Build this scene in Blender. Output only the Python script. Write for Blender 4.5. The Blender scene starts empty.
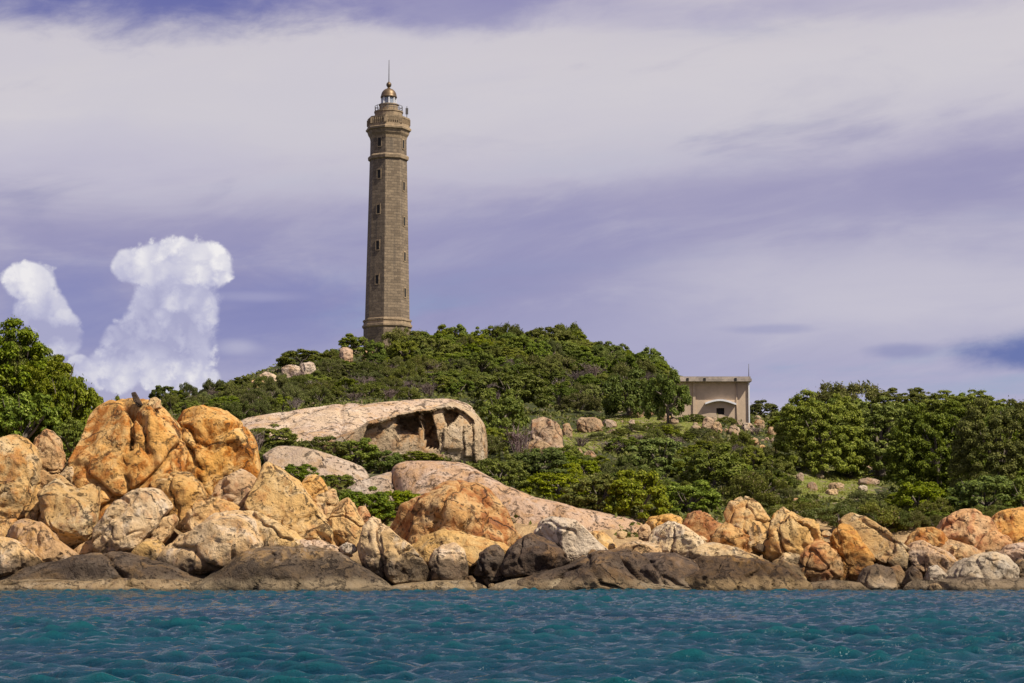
import bpy, bmesh, math, random
import numpy as np
from mathutils import Vector

# ------------------------------------------------------------------ camera, sky, sun, exposure
C = bpy.context.scene.collection
scene = bpy.context.scene
F = 1991.0
CAMZ = 1.6
PITCH = math.atan((564 - 341.5) / F)
cam = bpy.data.objects.new("camera", bpy.data.cameras.new("camera"))
C.objects.link(cam)
cam.data.sensor_width = 36.0
cam.data.lens = F / 1024 * 36.0
cam.data.clip_start = 0.5
cam.data.clip_end = 20000
cam.location = (0, 0, CAMZ)
cam.rotation_euler = (math.pi / 2 + PITCH, 0, 0)
scene.camera = cam

SUN_EL = math.radians(52)
SUN_AZ = math.radians(122)          # clockwise from +Y: behind the camera, to its right
sun_dir = Vector((math.sin(SUN_AZ) * math.cos(SUN_EL), math.cos(SUN_AZ) * math.cos(SUN_EL), math.sin(SUN_EL)))
sl = bpy.data.lights.new("sun", 'SUN')
sl.energy = 5.0
sl.angle = math.radians(0.6)
sl.color = (1.0, 0.94, 0.84)
so = bpy.data.objects.new("sun", sl)
C.objects.link(so)
so.rotation_euler = (-sun_dir).to_track_quat('-Z', 'Y').to_euler()
so.location = (60, -60, 120)

scene.view_settings.view_transform = 'Standard'
scene.view_settings.look = 'None'
scene.view_settings.exposure = 0.35
scene.view_settings.gamma = 1.0
scene.view_settings.use_curve_mapping = False
scene.cycles.max_bounces = 6
scene.cycles.sample_clamp_indirect = 4.0
scene.cycles.sample_clamp_direct = 6.0
scene.cycles.transparent_max_bounces = 4


class NT:
    """small helper to write node trees as expressions"""
    def __init__(self, tree):
        self.t = tree

    def n(self, kind, **kw):
        nd = self.t.nodes.new(kind)
        for k, v in kw.items():
            setattr(nd, k, v)
        return nd

    def put(self, sock, v):
        if isinstance(v, bpy.types.NodeSocket):
            self.t.links.new(v, sock)
        elif isinstance(v, (tuple, list)):
            v = tuple(v)
            if len(sock.default_value) == 4 and len(v) == 3:
                v = v + (1.0,)
            sock.default_value = v
        else:
            sock.default_value = v

    def m(self, op, a, b=0.0, c=0.0, clamp=False):
        nd = self.n('ShaderNodeMath', operation=op, use_clamp=clamp)
        self.put(nd.inputs[0], a); self.put(nd.inputs[1], b); self.put(nd.inputs[2], c)
        return nd.outputs[0]

    def add(self, a, b): return self.m('ADD', a, b)
    def sub(self, a, b): return self.m('SUBTRACT', a, b)
    def mul(self, a, b): return self.m('MULTIPLY', a, b)

    def step(self, v, lo, hi, a=0.0, b=1.0):
        nd = self.n('ShaderNodeMapRange', interpolation_type='SMOOTHSTEP')
        self.put(nd.inputs[0], v); self.put(nd.inputs[1], lo); self.put(nd.inputs[2], hi)
        self.put(nd.inputs[3], a); self.put(nd.inputs[4], b)
        return nd.outputs[0]

    def mix(self, f, a, b, blend='MIX'):
        nd = self.n('ShaderNodeMix', data_type='RGBA', blend_type=blend)
        self.put(nd.inputs[0], f); self.put(nd.inputs[6], a); self.put(nd.inputs[7], b)
        return nd.outputs[2]

    def noise(self, vec, scale, detail=4.0, rough=0.55, dist=0.0, lac=2.0):
        nd = self.n('ShaderNodeTexNoise')
        if vec is not None: self.put(nd.inputs['Vector'], vec)
        nd.inputs['Scale'].default_value = scale
        nd.inputs['Detail'].default_value = detail
        nd.inputs['Roughness'].default_value = rough
        nd.inputs['Distortion'].default_value = dist
        nd.inputs['Lacunarity'].default_value = lac
        return nd.outputs[0]

    def voro(self, vec, scale, feature='F1'):
        nd = self.n('ShaderNodeTexVoronoi', feature=feature)
        self.put(nd.inputs['Vector'], vec)
        nd.inputs['Scale'].default_value = scale
        return nd.outputs[0]

    def xyz(self, a, b, c):
        nd = self.n('ShaderNodeCombineXYZ')
        self.put(nd.inputs[0], a); self.put(nd.inputs[1], b); self.put(nd.inputs[2], c)
        return nd.outputs[0]

    def sep(self, v):
        nd = self.n('ShaderNodeSeparateXYZ')
        self.put(nd.inputs[0], v)
        return nd.outputs[0], nd.outputs[1], nd.outputs[2]

    def vm(self, op, a, b):
        nd = self.n('ShaderNodeVectorMath', operation=op)
        self.put(nd.inputs[0], a); self.put(nd.inputs[1], b)
        return nd.outputs[0]

    def ramp(self, f, stops):
        nd = self.n('ShaderNodeValToRGB')
        self.put(nd.inputs[0], f)
        el = nd.color_ramp.elements
        while len(el) < len(stops): el.new(0.5)
        for e, (p, c) in zip(el, stops):
            e.position = p; e.color = tuple(c) + (1.0,)
        return nd.outputs[0]


def build_world():
    w = bpy.data.worlds.new("World"); scene.world = w; w.use_nodes = True
    t = w.node_tree; t.nodes.clear(); k = NT(t)
    sky = k.n('ShaderNodeTexSky', sky_type='NISHITA')
    sky.sun_disc = False
    sky.sun_elevation = SUN_EL
    sky.sun_rotation = SUN_AZ
    sky.air_density = 1.0; sky.dust_density = 0.6; sky.ozone_density = 3.0
    g = k.n('ShaderNodeTexCoord').outputs['Generated']
    x, y, z = k.sep(g)
    az = k.m('ARCTAN2', x, y)
    el = k.m('ARCSINE', z)
    S = 2 ** -0.35               # the units of the sky radiance; the Background strength scales them
    # thin high veil: long streaks, stretched along the horizon, slightly tilted
    elt = k.add(el, k.mul(az, -0.06))
    p = k.xyz(k.mul(az, 2.6), k.mul(elt, 15.0), 1.7)
    n1 = k.noise(p, 1.0, 5.0, 0.5, 0.35)
    p2 = k.xyz(k.mul(az, 7.0), k.mul(elt, 34.0), 4.2)
    n2 = k.noise(p2, 1.0, 6.0, 0.6, 0.5)
    h = k.add(elt, k.add(k.mul(k.sub(n1, 0.5), 0.075), k.mul(k.sub(n2, 0.5), 0.045)))
    def c(r, g_, b):             # sRGB 0-255 to scene radiance before the 0.1 strength
        f = lambda u: (u / 255 / 12.92 if u / 255 <= 0.04045 else ((u / 255 + 0.055) / 1.055) ** 2.4) * 10 * S
        return (f(r), f(g_), f(b))
    hn = k.m('DIVIDE', h, 0.40, clamp=True)
    veil = k.ramp(hn, [(0.0, c(182, 178, 204)), (0.20, c(176, 171, 200)), (0.30, c(154, 150, 188)), (0.40, c(149, 143, 182)), (0.455, c(162, 155, 187)),
                       (0.515, c(194, 187, 203)), (0.59, c(214, 207, 211)), (0.67, c(209, 202, 208)), (0.735, c(176, 169, 194)), (0.80, c(136, 131, 175)), (1.0, c(150, 147, 180))])
    # soft uneven thickness all through the veil
    pv = k.xyz(k.mul(az, 8.0), k.mul(k.add(el, k.mul(az, -0.16)), 30.0), 7.7)
    nv = k.noise(pv, 1.0, 7.0, 0.58, 0.5)
    veil = k.mix(k.mul(k.step(nv, 0.46, 0.72), 0.42), veil, c(205, 199, 210))
    veil = k.mix(k.mul(k.step(nv, 0.48, 0.24), 0.42), veil, c(128, 125, 170))
    # brighter gauze low on the right
    gz = k.mul(k.step(az, -0.03, 0.20), k.mul(k.step(el, 0.085, 0.13), k.step(el, 0.19, 0.135)))
    veil = k.mix(k.mul(gz, k.step(n2, 0.2, 0.65, 0.45, 1.0)), veil, c(200, 194, 208))
    # open holes where the blue sky shows
    hole = k.step(k.add(k.mul(n1, 0.6), k.mul(n2, 0.4)), 0.56, 0.70)
    low = k.step(el, 0.17, 0.10)
    blue = k.mix(0.5, sky.outputs[0], c(98, 108, 165))
    veil = k.mix(k.mul(hole, k.add(0.15, k.mul(low, 0.55))), veil, blue)
    # thick and thin places, and a few blue openings
    def spot(u, v, ru, rv):
        du = k.m('DIVIDE', k.sub(az, u), ru); dv = k.m('DIVIDE', k.sub(el, v), rv)
        return k.m('SQRT', k.add(k.mul(du, du), k.mul(dv, dv)))
    q = k.xyz(k.mul(az, 24.0), k.mul(k.add(el, k.mul(az, -0.10)), 52.0), 0.3)
    nq = k.noise(q, 1.0, 8.0, 0.60, 0.25)
    for (px, py, rx, ry, am, cc) in ((300, 118, 420, 62, 0.55, (208, 202, 209)), (840, 95, 380, 48, 0.6, (210, 204, 210)), (120, 165, 190, 45, 0.4, (196, 190, 208)),
                                     (470, 255, 260, 70, 0.50, (147, 143, 184)), (820, 195, 330, 30, 0.42, (158, 152, 186)), (880, 285, 230, 55, 0.55, (198, 192, 206)),
                                     (600, 20, 220, 20, 0.35, (170, 164, 196)), (880, 15, 220, 24, 0.4, (160, 154, 190)),
                                     (1030, 358, 80, 22, 0.95, (92, 104, 166)), (900, 356, 40, 9, 0.6, (128, 130, 178)), (770, 332, 60, 6, 0.45, (140, 140, 184)),
                                     (260, 320, 120, 60, 0.60, (118, 120, 178)), (75, 320, 100, 70, 0.6, (122, 124, 180)),
                                     (120, 2, 260, 52, 0.95, (98, 100, 164)), (430, 8, 170, 34, 0.6, (122, 118, 174)), (240, 350, 26, 10, 0.5, (196, 192, 212)), (255, 300, 60, 7, 0.4, (176, 172, 202))):
        d = spot((px - 512) / F, (564 - py) / F, rx / F, ry / F)
        veil = k.mix(k.mul(k.step(k.add(d, k.mul(k.sub(nq, 0.5), 1.5)), 1.15, 0.20), am), veil, c(*cc))
    # cumulus towers on the left
    cq = k.xyz(k.mul(az, 42.0), k.mul(el, 42.0), 2.9)
    cn = k.noise(cq, 1.0, 7.0, 0.54, 0.2)
    cq2 = k.xyz(k.mul(az, 120.0), k.mul(el, 120.0), 8.1)
    cn2 = k.noise(cq2, 1.0, 5.0, 0.6, 0.2)
    def blobs(lst):
        out = None
        for (px, py, rx, ry) in lst:
            d = k.sub(1.0, spot((px - 512) / F, (564 - py) / F, rx / F, ry / F))
            out = d if out is None else k.m('SMOOTH_MAX', out, d, 0.25)
        return out
    bil = k.n('ShaderNodeTexVoronoi', feature='SMOOTH_F1'); k.put(bil.inputs['Vector'], k.vm('ADD', cq, k.xyz(k.mul(cn, 1.2), k.mul(cn2, 1.2), 0.0)))
    bil.inputs['Scale'].default_value = 2.2; bil.inputs['Smoothness'].default_value = 0.35
    puff = k.sub(0.45, bil.outputs[0])
    body = blobs([(176, 266, 46, 26), (134, 272, 24, 20), (204, 270, 30, 24), (176, 304, 44, 34), (172, 332, 44, 34), (146, 350, 44, 32), (118, 374, 32, 24),
                  (172, 364, 44, 36), (186, 388, 36, 28)])
    left = blobs([(34, 292, 28, 22), (46, 316, 30, 26), (60, 340, 30, 24), (86, 374, 18, 14)])
    for b, top, am in ((body, 272.0, 0.98), (left, 305.0, 0.92)):
        f = k.add(k.mul(b, 1.45), k.add(k.mul(k.add(puff, -0.08), 0.45), k.add(k.mul(k.sub(cn, 0.5), 0.80), k.mul(k.sub(cn2, 0.5), 0.18))))
        mask = k.step(f, -0.10, 0.20)
        up = k.step(el, (564 - top - 50) / F, (564 - top + 20) / F)
        foot = k.mul(k.step(el, (564 - 340) / F, (564 - 372) / F), 0.30)
        tex = k.add(k.mul(puff, 0.9), k.add(k.mul(k.sub(cn, 0.5), 1.2), k.mul(k.sub(cn2, 0.5), 0.5)))
        lit = k.add(k.add(k.mul(up, 0.62), foot), k.add(0.12, k.mul(tex, 0.75)))
        ccol = k.ramp(lit, [(0.0, c(168, 165, 198)), (0.30, c(192, 189, 213)), (0.60, c(222, 218, 227)), (0.9, c(248, 243, 241))])
        veil = k.mix(k.mul(mask, am), veil, ccol)
    # below the horizon: sea colour
    veil = k.mix(k.step(el, 0.0, -0.05), veil, c(70, 95, 115))
    final = k.mix(0.92, sky.outputs[0], veil)
    bg = k.n('ShaderNodeBackground'); k.put(bg.inputs[0], final); bg.inputs[1].default_value = 0.1
    out = k.n('ShaderNodeOutputWorld'); t.links.new(bg.outputs[0], out.inputs[0])


build_world()

# ------------------------------------------------------------------ helpers
rnd = random.Random(11)
rng = np.random.default_rng(11)
ca, sa = math.cos(PITCH), math.sin(PITCH)


def at(px, py, Y):
    u = (px - 512) / F; v = (341.5 - py) / F
    dx, dy, dz = u, ca - v * sa, sa + v * ca
    t = Y / dy
    return Vector((dx * t, Y, CAMZ + dz * t))


def ppm(Y):
    return F / Y


def tag(o, label, cat, group=None, kind=None):
    if label: o["label"] = label
    if cat: o["category"] = cat
    if group: o["group"] = group
    if kind: o["kind"] = kind
    return o


def empty(name, loc):
    o = bpy.data.objects.new(name, None)
    C.objects.link(o)
    o.location = loc
    o.empty_display_size = 0.3
    return o


def mesh_np(name, verts, faces, mat, smooth=True):
    """verts (n,3), faces (m,k) arrays -> mesh data"""
    me = bpy.data.meshes.new(name)
    verts = np.ascontiguousarray(verts, dtype=np.float32); faces = np.ascontiguousarray(faces, dtype=np.int32)
    n, m, kk = len(verts), len(faces), faces.shape[1]
    me.vertices.add(n); me.vertices.foreach_set('co', verts.ravel())
    me.loops.add(m * kk); me.loops.foreach_set('vertex_index', faces.ravel())
    me.polygons.add(m)
    me.polygons.foreach_set('loop_start', np.arange(0, m * kk, kk, dtype=np.int32))
    me.polygons.foreach_set('loop_total', np.full(m, kk, dtype=np.int32))
    me.polygons.foreach_set('use_smooth', np.full(m, smooth, dtype=bool))
    me.update(calc_edges=True)
    if mat: me.materials.append(mat)
    return me


def link(name, me, parent=None, loc=(0, 0, 0)):
    o = bpy.data.objects.new(name, me)
    C.objects.link(o)
    o.location = loc
    if parent: o.parent = parent
    return o


def bm_obj(name, bm, mat, parent=None, smooth=False, loc=(0, 0, 0)):
    bmesh.ops.recalc_face_normals(bm, faces=bm.faces[:])
    me = bpy.data.meshes.new(name); bm.to_mesh(me); bm.free()
    for p in me.polygons: p.use_smooth = smooth
    if mat: me.materials.append(mat)
    return link(name, me, parent, loc)


def add_box(bm, x0, x1, y0, y1, z0, z1):
    v = [bm.verts.new(p) for p in ((x0, y0, z0), (x1, y0, z0), (x1, y1, z0), (x0, y1, z0), (x0, y0, z1), (x1, y0, z1), (x1, y1, z1), (x0, y1, z1))]
    for f in ((0, 3, 2, 1), (4, 5, 6, 7), (0, 1, 5, 4), (1, 2, 6, 5), (2, 3, 7, 6), (3, 0, 4, 7)):
        bm.faces.new([v[i] for i in f])


def add_lathe(bm, prof, n, a0=0.0, cap=True):
    """prof: list of (r, z); n-sided"""
    rings = []
    for r, z in prof:
        rings.append([bm.verts.new((r * math.sin(a0 + 2 * math.pi * i / n), -r * math.cos(a0 + 2 * math.pi * i / n), z)) for i in range(n)])
    for a, b in zip(rings[:-1], rings[1:]):
        for i in range(n):
            j = (i + 1) % n
            bm.faces.new((a[i], a[j], b[j], b[i]))
    if cap:
        bm.faces.new(rings[0][::-1]); bm.faces.new(rings[-1])


def tube_pts(bm, pts, rads, n=6):
    rings = []
    for i, p in enumerate(pts):
        p = Vector(p)
        d = Vector(pts[min(i + 1, len(pts) - 1)]) - Vector(pts[max(i - 1, 0)])
        d.normalize()
        u = d.cross(Vector((0.3, 0.9, 0.1)))
        if u.length < 1e-3: u = d.cross(Vector((1, 0, 0)))
        u.normalize(); w = d.cross(u)
        rings.append([bm.verts.new(p + (u * math.cos(2 * math.pi * k / n) + w * math.sin(2 * math.pi * k / n)) * rads[i]) for k in range(n)])
    for a, b in zip(rings[:-1], rings[1:]):
        for i in range(n):
            bm.faces.new((a[i], a[(i + 1) % n], b[(i + 1) % n], b[i]))
    bm.faces.new(rings[0][::-1]); bm.faces.new(rings[-1])


# vectorised gradient noise
_perm = np.random.default_rng(5).permutation(512).astype(np.int64)
_perm = np.concatenate([_perm, _perm, _perm])
_grad = np.random.default_rng(6).normal(size=(512, 3)); _grad /= np.linalg.norm(_grad, axis=1)[:, None]


def pnoise(P):
    P = np.asarray(P, dtype=np.float64)
    I = np.floor(P).astype(np.int64); f = P - I
    w = f * f * f * (f * (f * 6 - 15) + 10)
    I &= 511
    out = 0
    for dx in (0, 1):
        wx = w[:, 0] if dx else 1 - w[:, 0]
        a = _perm[I[:, 0] + dx]
        for dy in (0, 1):
            wy = w[:, 1] if dy else 1 - w[:, 1]
            b = _perm[a + I[:, 1] + dy]
            for dz in (0, 1):
                wz = w[:, 2] if dz else 1 - w[:, 2]
                h = _perm[b + I[:, 2] + dz]
                g = _grad[h]
                out = out + wx * wy * wz * (g[:, 0] * (f[:, 0] - dx) + g[:, 1] * (f[:, 1] - dy) + g[:, 2] * (f[:, 2] - dz))
    return out * 1.6


def fbm(P, oct=4, gain=0.5, ridged=False):
    a, s, t = 1.0, 1.0, 0
    for _ in range(oct):
        v = pnoise(P * s + _ * 17.3)
        t = t + a * ((0.5 - np.abs(v)) * 2 if ridged else v)
        a *= gain; s *= 2.03
    return t


# ------------------------------------------------------------------ materials
def new_mat(name):
    m = bpy.data.materials.new(name); m.use_nodes = True
    t = m.node_tree; t.nodes.clear()
    k = NT(t)
    b = k.n('ShaderNodeBsdfPrincipled')
    o = k.n('ShaderNodeOutputMaterial'); t.links.new(b.outputs[0], o.inputs[0])
    return m, k, b


def rock_mat(name, c1, c2, rust, rust_amt, pale, grey_amt, tide=0.0, streak=0.0, seed=0.0):
    m, k, b = new_mat(name)
    oc = k.n('ShaderNodeTexCoord').outputs['Object']
    r = k.n('ShaderNodeObjectInfo').outputs['Random']
    rr = k.mul(r, 60.0)
    p = k.vm('ADD', oc, k.xyz(rr, k.add(rr, seed), k.mul(rr, 0.7)))
    pos = k.n('ShaderNodeNewGeometry').outputs['Position']
    wx, wy, wz = k.sep(pos)
    n1 = k.noise(p, 0.32, 6, 0.6, 0.6)
    n2 = k.noise(p, 1.1, 8, 0.66, 0.4)
    n3 = k.noise(p, 5.5, 8, 0.7)
    n4 = k.noise(k.vm('ADD', p, (31.0, 7.0, 3.0)), 0.55, 7, 0.64, 0.8)
    px_, py_, pz_ = k.sep(p)
    st = k.noise(k.xyz(k.mul(px_, 2.4), k.mul(py_, 2.4), k.mul(pz_, 0.30)), 1.0, 6, 0.6, 0.4)
    col = k.mix(k.step(n1, 0.36, 0.64), c1, c2)
    col = k.mix(k.mul(k.step(n4, 0.50, 0.68), 0.75), col, pale)
    rf = k.add(k.mul(n4, -0.5), k.add(k.mul(n2, 0.9), k.mul(n1, 0.6)))
    col = k.mix(k.mul(k.step(rf, 0.53 - 0.12 * rust_amt, 0.70 - 0.08 * rust_amt), min(1.0, 0.45 + 0.5 * rust_amt)), col, rust)
    # deeper red-brown spots inside the rusty patches
    col = k.mix(k.mul(k.step(k.add(k.mul(rf, 0.6), k.mul(n3, 0.4)), 0.56, 0.66), 0.6 * rust_amt), col, (rust[0] * 0.45, rust[1] * 0.33, rust[2] * 0.35))
    # grey weathering, in blotches and in vertical runs
    col = k.mix(k.mul(k.step(k.add(k.mul(n2, 0.6), k.mul(st, 0.4)), 0.52, 0.62), k.mul(grey_amt, k.step(wz, 11.0, 2.5, 0.45, 1.35))), col, (0.23, 0.19, 0.16))
    if streak:
        col = k.mix(k.mul(k.step(st, 0.50, 0.66), streak), col, (0.10, 0.08, 0.07))
    # fine speckle
    col = k.mix(k.step(n3, 0.45, 0.80, 0.0, 0.30), col, k.mix(0.62, col, (0.06, 0.035, 0.02)))
    # hairline joints
    warp = k.vm('ADD', p, k.vm('SCALE', k.xyz(n2, n4, n1), (0, 0, 0)))
    vec = k.n('ShaderNodeVectorMath', operation='MULTIPLY_ADD')
    k.put(vec.inputs[0], k.xyz(n2, n4, n1)); k.put(vec.inputs[1], (2.2, 2.2, 2.2)); k.put(vec.inputs[2], p)
    jv = k.voro(vec.outputs[0], 0.30, 'DISTANCE_TO_EDGE')
    jm = k.mul(k.step(jv, 0.028, 0.003), k.step(n2, 0.44, 0.56))
    col = k.mix(k.mul(jm, 0.6), col, (0.035, 0.022, 0.015))
    pit = k.voro(vec.outputs[0], 2.6, 'F1')
    pm = k.mul(k.step(pit, 0.36, 0.12), k.step(n4, 0.42, 0.54))
    col = k.mix(k.mul(pm, 0.55), col, (0.07, 0.035, 0.015))
    # tide marks: dark algae band on the rock just above the sea, bare pale rock below it
    tz = k.add(wz, k.add(k.mul(k.sub(n2, 0.5), 2.0), k.mul(k.sub(n1, 0.5), 1.4)))
    band = k.mul(k.step(tz, 2.35, 1.55), k.step(tz, 0.30, 0.72))
    dk = k.mix(k.step(n3, 0.3, 0.7), (0.022, 0.016, 0.012), (0.075, 0.048, 0.026))
    col = k.mix(k.mul(band, tide), col, dk)
    low = k.step(k.add(wz, k.mul(k.sub(n2, 0.5), 1.2)), 0.90, 0.50)
    col = k.mix(k.mul(low, 0.7 * min(1.0, tide + 0.35)), col, k.mix(n2, (0.12, 0.08, 0.035), (0.34, 0.25, 0.14)))
    col = k.mix(k.mul(k.step(wz, 0.28, 0.08), 0.7), col, (0.045, 0.036, 0.018))
    hs = k.n('ShaderNodeHueSaturation')
    k.put(hs.inputs['Hue'], k.add(0.495, k.mul(k.m('FRACT', k.mul(r, 5.3)), 0.008)))
    k.put(hs.inputs['Saturation'], k.add(0.92, k.mul(k.m('FRACT', k.mul(r, 9.7)), 0.18)))
    k.put(hs.inputs['Value'], k.add(0.86, k.mul(k.m('FRACT', k.mul(r, 3.1)), 0.22)))
    k.put(hs.inputs['Color'], col)
    k.put(b.inputs['Base Color'], hs.outputs[0])
    b.inputs['Roughness'].default_value = 0.88
    b.inputs['Specular IOR Level'].default_value = 0.25
    hgt = k.add(k.add(k.mul(n2, 0.44), k.mul(n3, 0.18)), k.add(k.mul(jm, -0.35), k.mul(pm, -0.22)))
    hgt = k.add(hgt, k.mul(st, 0.12))
    bp = k.n('ShaderNodeBump'); bp.inputs['Strength'].default_value = 1.0; bp.inputs['Distance'].default_value = 0.75
    k.put(bp.inputs['Height'], hgt); k.put(b.inputs['Normal'], bp.outputs[0])
    return m


RM = {
    'orange': rock_mat('orange_rock', (0.570, 0.305, 0.100), (0.598, 0.365, 0.148), (0.361, 0.120, 0.024), 0.85, (0.617, 0.417, 0.200), 0.12, 0.5),
    'tan': rock_mat('tan_rock', (0.539, 0.318, 0.121), (0.577, 0.387, 0.179), (0.446, 0.181, 0.043), 0.45, (0.605, 0.447, 0.257), 0.24, 0.65, 0.10),
    'cream': rock_mat('cream_rock', (0.570, 0.365, 0.155), (0.608, 0.436, 0.237), (0.475, 0.239, 0.069), 0.25, (0.646, 0.513, 0.353), 0.34, 0.85, 0.20),
    'yellow': rock_mat('yellow_rock', (0.580, 0.335, 0.109), (0.608, 0.392, 0.160), (0.475, 0.204, 0.047), 0.40, (0.617, 0.444, 0.234), 0.12, 0.4),
    'pink': rock_mat('pink_slab_rock', (0.526, 0.330, 0.176), (0.508, 0.334, 0.206), (0.508, 0.273, 0.086), 0.60, (0.583, 0.431, 0.301), 0.30, 0.4),
    'mauve': rock_mat('mauve_slab_rock', (0.54, 0.40, 0.265), (0.45, 0.33, 0.24), (0.50, 0.31, 0.14), 0.35, (0.62, 0.50, 0.38), 0.48, 0.0),
    'white': rock_mat('white_rock', (0.58, 0.455, 0.295), (0.51, 0.385, 0.24), (0.52, 0.34, 0.15), 0.25, (0.64, 0.54, 0.40), 0.22, 0.3),
    'dark': rock_mat('dark_shore_rock', (0.066, 0.043, 0.028), (0.125, 0.078, 0.042), (0.24, 0.13, 0.04), 0.45, (0.18, 0.13, 0.085), 0.20, 0.45),
    'brown': rock_mat('brown_shore_rock', (0.145, 0.088, 0.040), (0.088, 0.055, 0.031), (0.28, 0.155, 0.045), 0.60, (0.22, 0.155, 0.095), 0.30, 0.75),
    'shelf': rock_mat('pale_shelf_rock', (0.36, 0.25, 0.125), (0.46, 0.34, 0.195), (0.28, 0.16, 0.055), 0.7, (0.56, 0.46, 0.33), 0.40, 0.5),
    'cave': rock_mat('split_granite', (0.50, 0.355, 0.20), (0.43, 0.295, 0.17), (0.48, 0.235, 0.07), 0.6, (0.58, 0.46, 0.32), 0.25, 0.0, 0.25),
    'rubble': rock_mat('rubble_rock', (0.40, 0.27, 0.15), (0.33, 0.235, 0.15), (0.42, 0.20, 0.075), 0.4, (0.50, 0.375, 0.26), 0.45, 0.0),
}


def terrain_mat():
    m, k, b = new_mat('hill_ground')
    pos = k.n('ShaderNodeNewGeometry').outputs['Position']
    att = k.n('ShaderNodeVertexColor', layer_name='ground')
    ar, ag, ab = k.sep(att.outputs[0])
    n1 = k.noise(pos, 0.12, 6, 0.6); n2 = k.noise(pos, 0.9, 7, 0.65); n3 = k.noise(pos, 4.5, 6, 0.7)
    soil = k.mix(k.step(n2, 0.35, 0.65), (0.16, 0.115, 0.07), (0.27, 0.20, 0.135))
    grass = k.mix(k.step(n3, 0.3, 0.7), (0.12, 0.135, 0.025), (0.23, 0.235, 0.055))
    scrubc = k.mix(k.step(n3, 0.3, 0.7), (0.030, 0.040, 0.014), (0.075, 0.075, 0.030))
    rock = k.mix(k.step(n2, 0.3, 0.7), (0.50, 0.335, 0.16), (0.26, 0.165, 0.085))
    f = k.add(n2, k.mul(k.sub(n3, 0.5), 0.5))
    col = k.mix(k.step(f, 0.56, 0.68), scrubc, soil)
    col = k.mix(k.step(k.add(ag, k.mul(k.sub(f, 0.5), 0.9)), 0.40, 0.62), col, k.mix(k.step(f, 0.50, 0.64), grass, soil))
    col = k.mix(k.step(k.add(ar, k.mul(k.sub(f, 0.5), 0.6)), 0.45, 0.60), col, rock)
    wx, wy, wz = k.sep(pos)
    tz = k.add(wz, k.mul(k.sub(n2, 0.5), 2.0))
    col = k.mix(k.step(tz, 2.2, 1.4), col, (0.05, 0.036, 0.024))
    k.put(b.inputs['Base Color'], col)
    b.inputs['Roughness'].default_value = 0.95; b.inputs['Specular IOR Level'].default_value = 0.1
    bp = k.n('ShaderNodeBump'); bp.inputs['Strength'].default_value = 0.9; bp.inputs['Distance'].default_value = 0.5
    k.put(bp.inputs['Height'], k.add(n2, k.mul(n3, 0.4))); k.put(b.inputs['Normal'], bp.outputs[0])
    return m


def leaf_mat(name, c1, c2, c3, transl=0.22):
    m, k, b = new_mat(name)
    g = k.n('ShaderNodeNewGeometry')
    ri = g.outputs['Random Per Island']
    oi = k.n('ShaderNodeObjectInfo').outputs['Random']
    oc = k.n('ShaderNodeTexCoord').outputs['Object']
    n = k.noise(k.vm('ADD', oc, k.xyz(k.mul(oi, 40.0), 0.0, 0.0)), 2.2, 3, 0.6)
    col = k.mix(k.step(k.add(k.mul(ri, 0.5), k.mul(n, 0.7)), 0.35, 0.85), c1, c2)
    col = k.mix(k.step(ri, 0.86, 1.0), col, c3)
    hsv = k.n('ShaderNodeHueSaturation')
    k.put(hsv.inputs['Hue'], k.add(0.460, k.mul(oi, 0.040)))
    k.put(hsv.inputs['Value'], k.add(0.82, k.mul(k.m('FRACT', k.mul(oi, 7.31)), 0.55)))
    k.put(hsv.inputs['Saturation'], k.add(0.95, k.mul(k.m('FRACT', k.mul(oi, 3.77)), 0.22)))
    k.put(hsv.inputs['Color'], col)
    k.put(b.inputs['Base Color'], hsv.outputs[0])
    b.inputs['Roughness'].default_value = 0.6; b.inputs['Specular IOR Level'].default_value = 0.16
    tr = k.n('ShaderNodeBsdfTranslucent'); k.put(tr.inputs[0], k.mix(0.5, hsv.outputs[0], (0.13, 0.16, 0.015)))
    mx = k.n('ShaderNodeMixShader'); mx.inputs[0].default_value = transl
    out = [x for x in k.t.nodes if x.type == 'OUTPUT_MATERIAL'][0]
    k.t.links.new(b.outputs[0], mx.inputs[1]); k.t.links.new(tr.outputs[0], mx.inputs[2]); k.t.links.new(mx.outputs[0], out.inputs[0])
    return m


LM = {
    'broad': leaf_mat('broad_leaves', (0.070, 0.104, 0.014), (0.190, 0.235, 0.034), (0.27, 0.30, 0.08), 0.28),
    'dense': leaf_mat('dense_leaves', (0.062, 0.090, 0.014), (0.155, 0.196, 0.032), (0.19, 0.20, 0.06), 0.26),
    'scrub': leaf_mat('scrub_leaves', (0.078, 0.098, 0.022), (0.160, 0.180, 0.046), (0.20, 0.165, 0.09), 0.22),
    'dead': leaf_mat('dry_twigs', (0.12, 0.09, 0.072), (0.21, 0.165, 0.135), (0.28, 0.24, 0.20), 0.05),
    'grass': leaf_mat('grass_blades', (0.15, 0.175, 0.025), (0.26, 0.27, 0.055), (0.30, 0.25, 0.11)),
}


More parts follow.
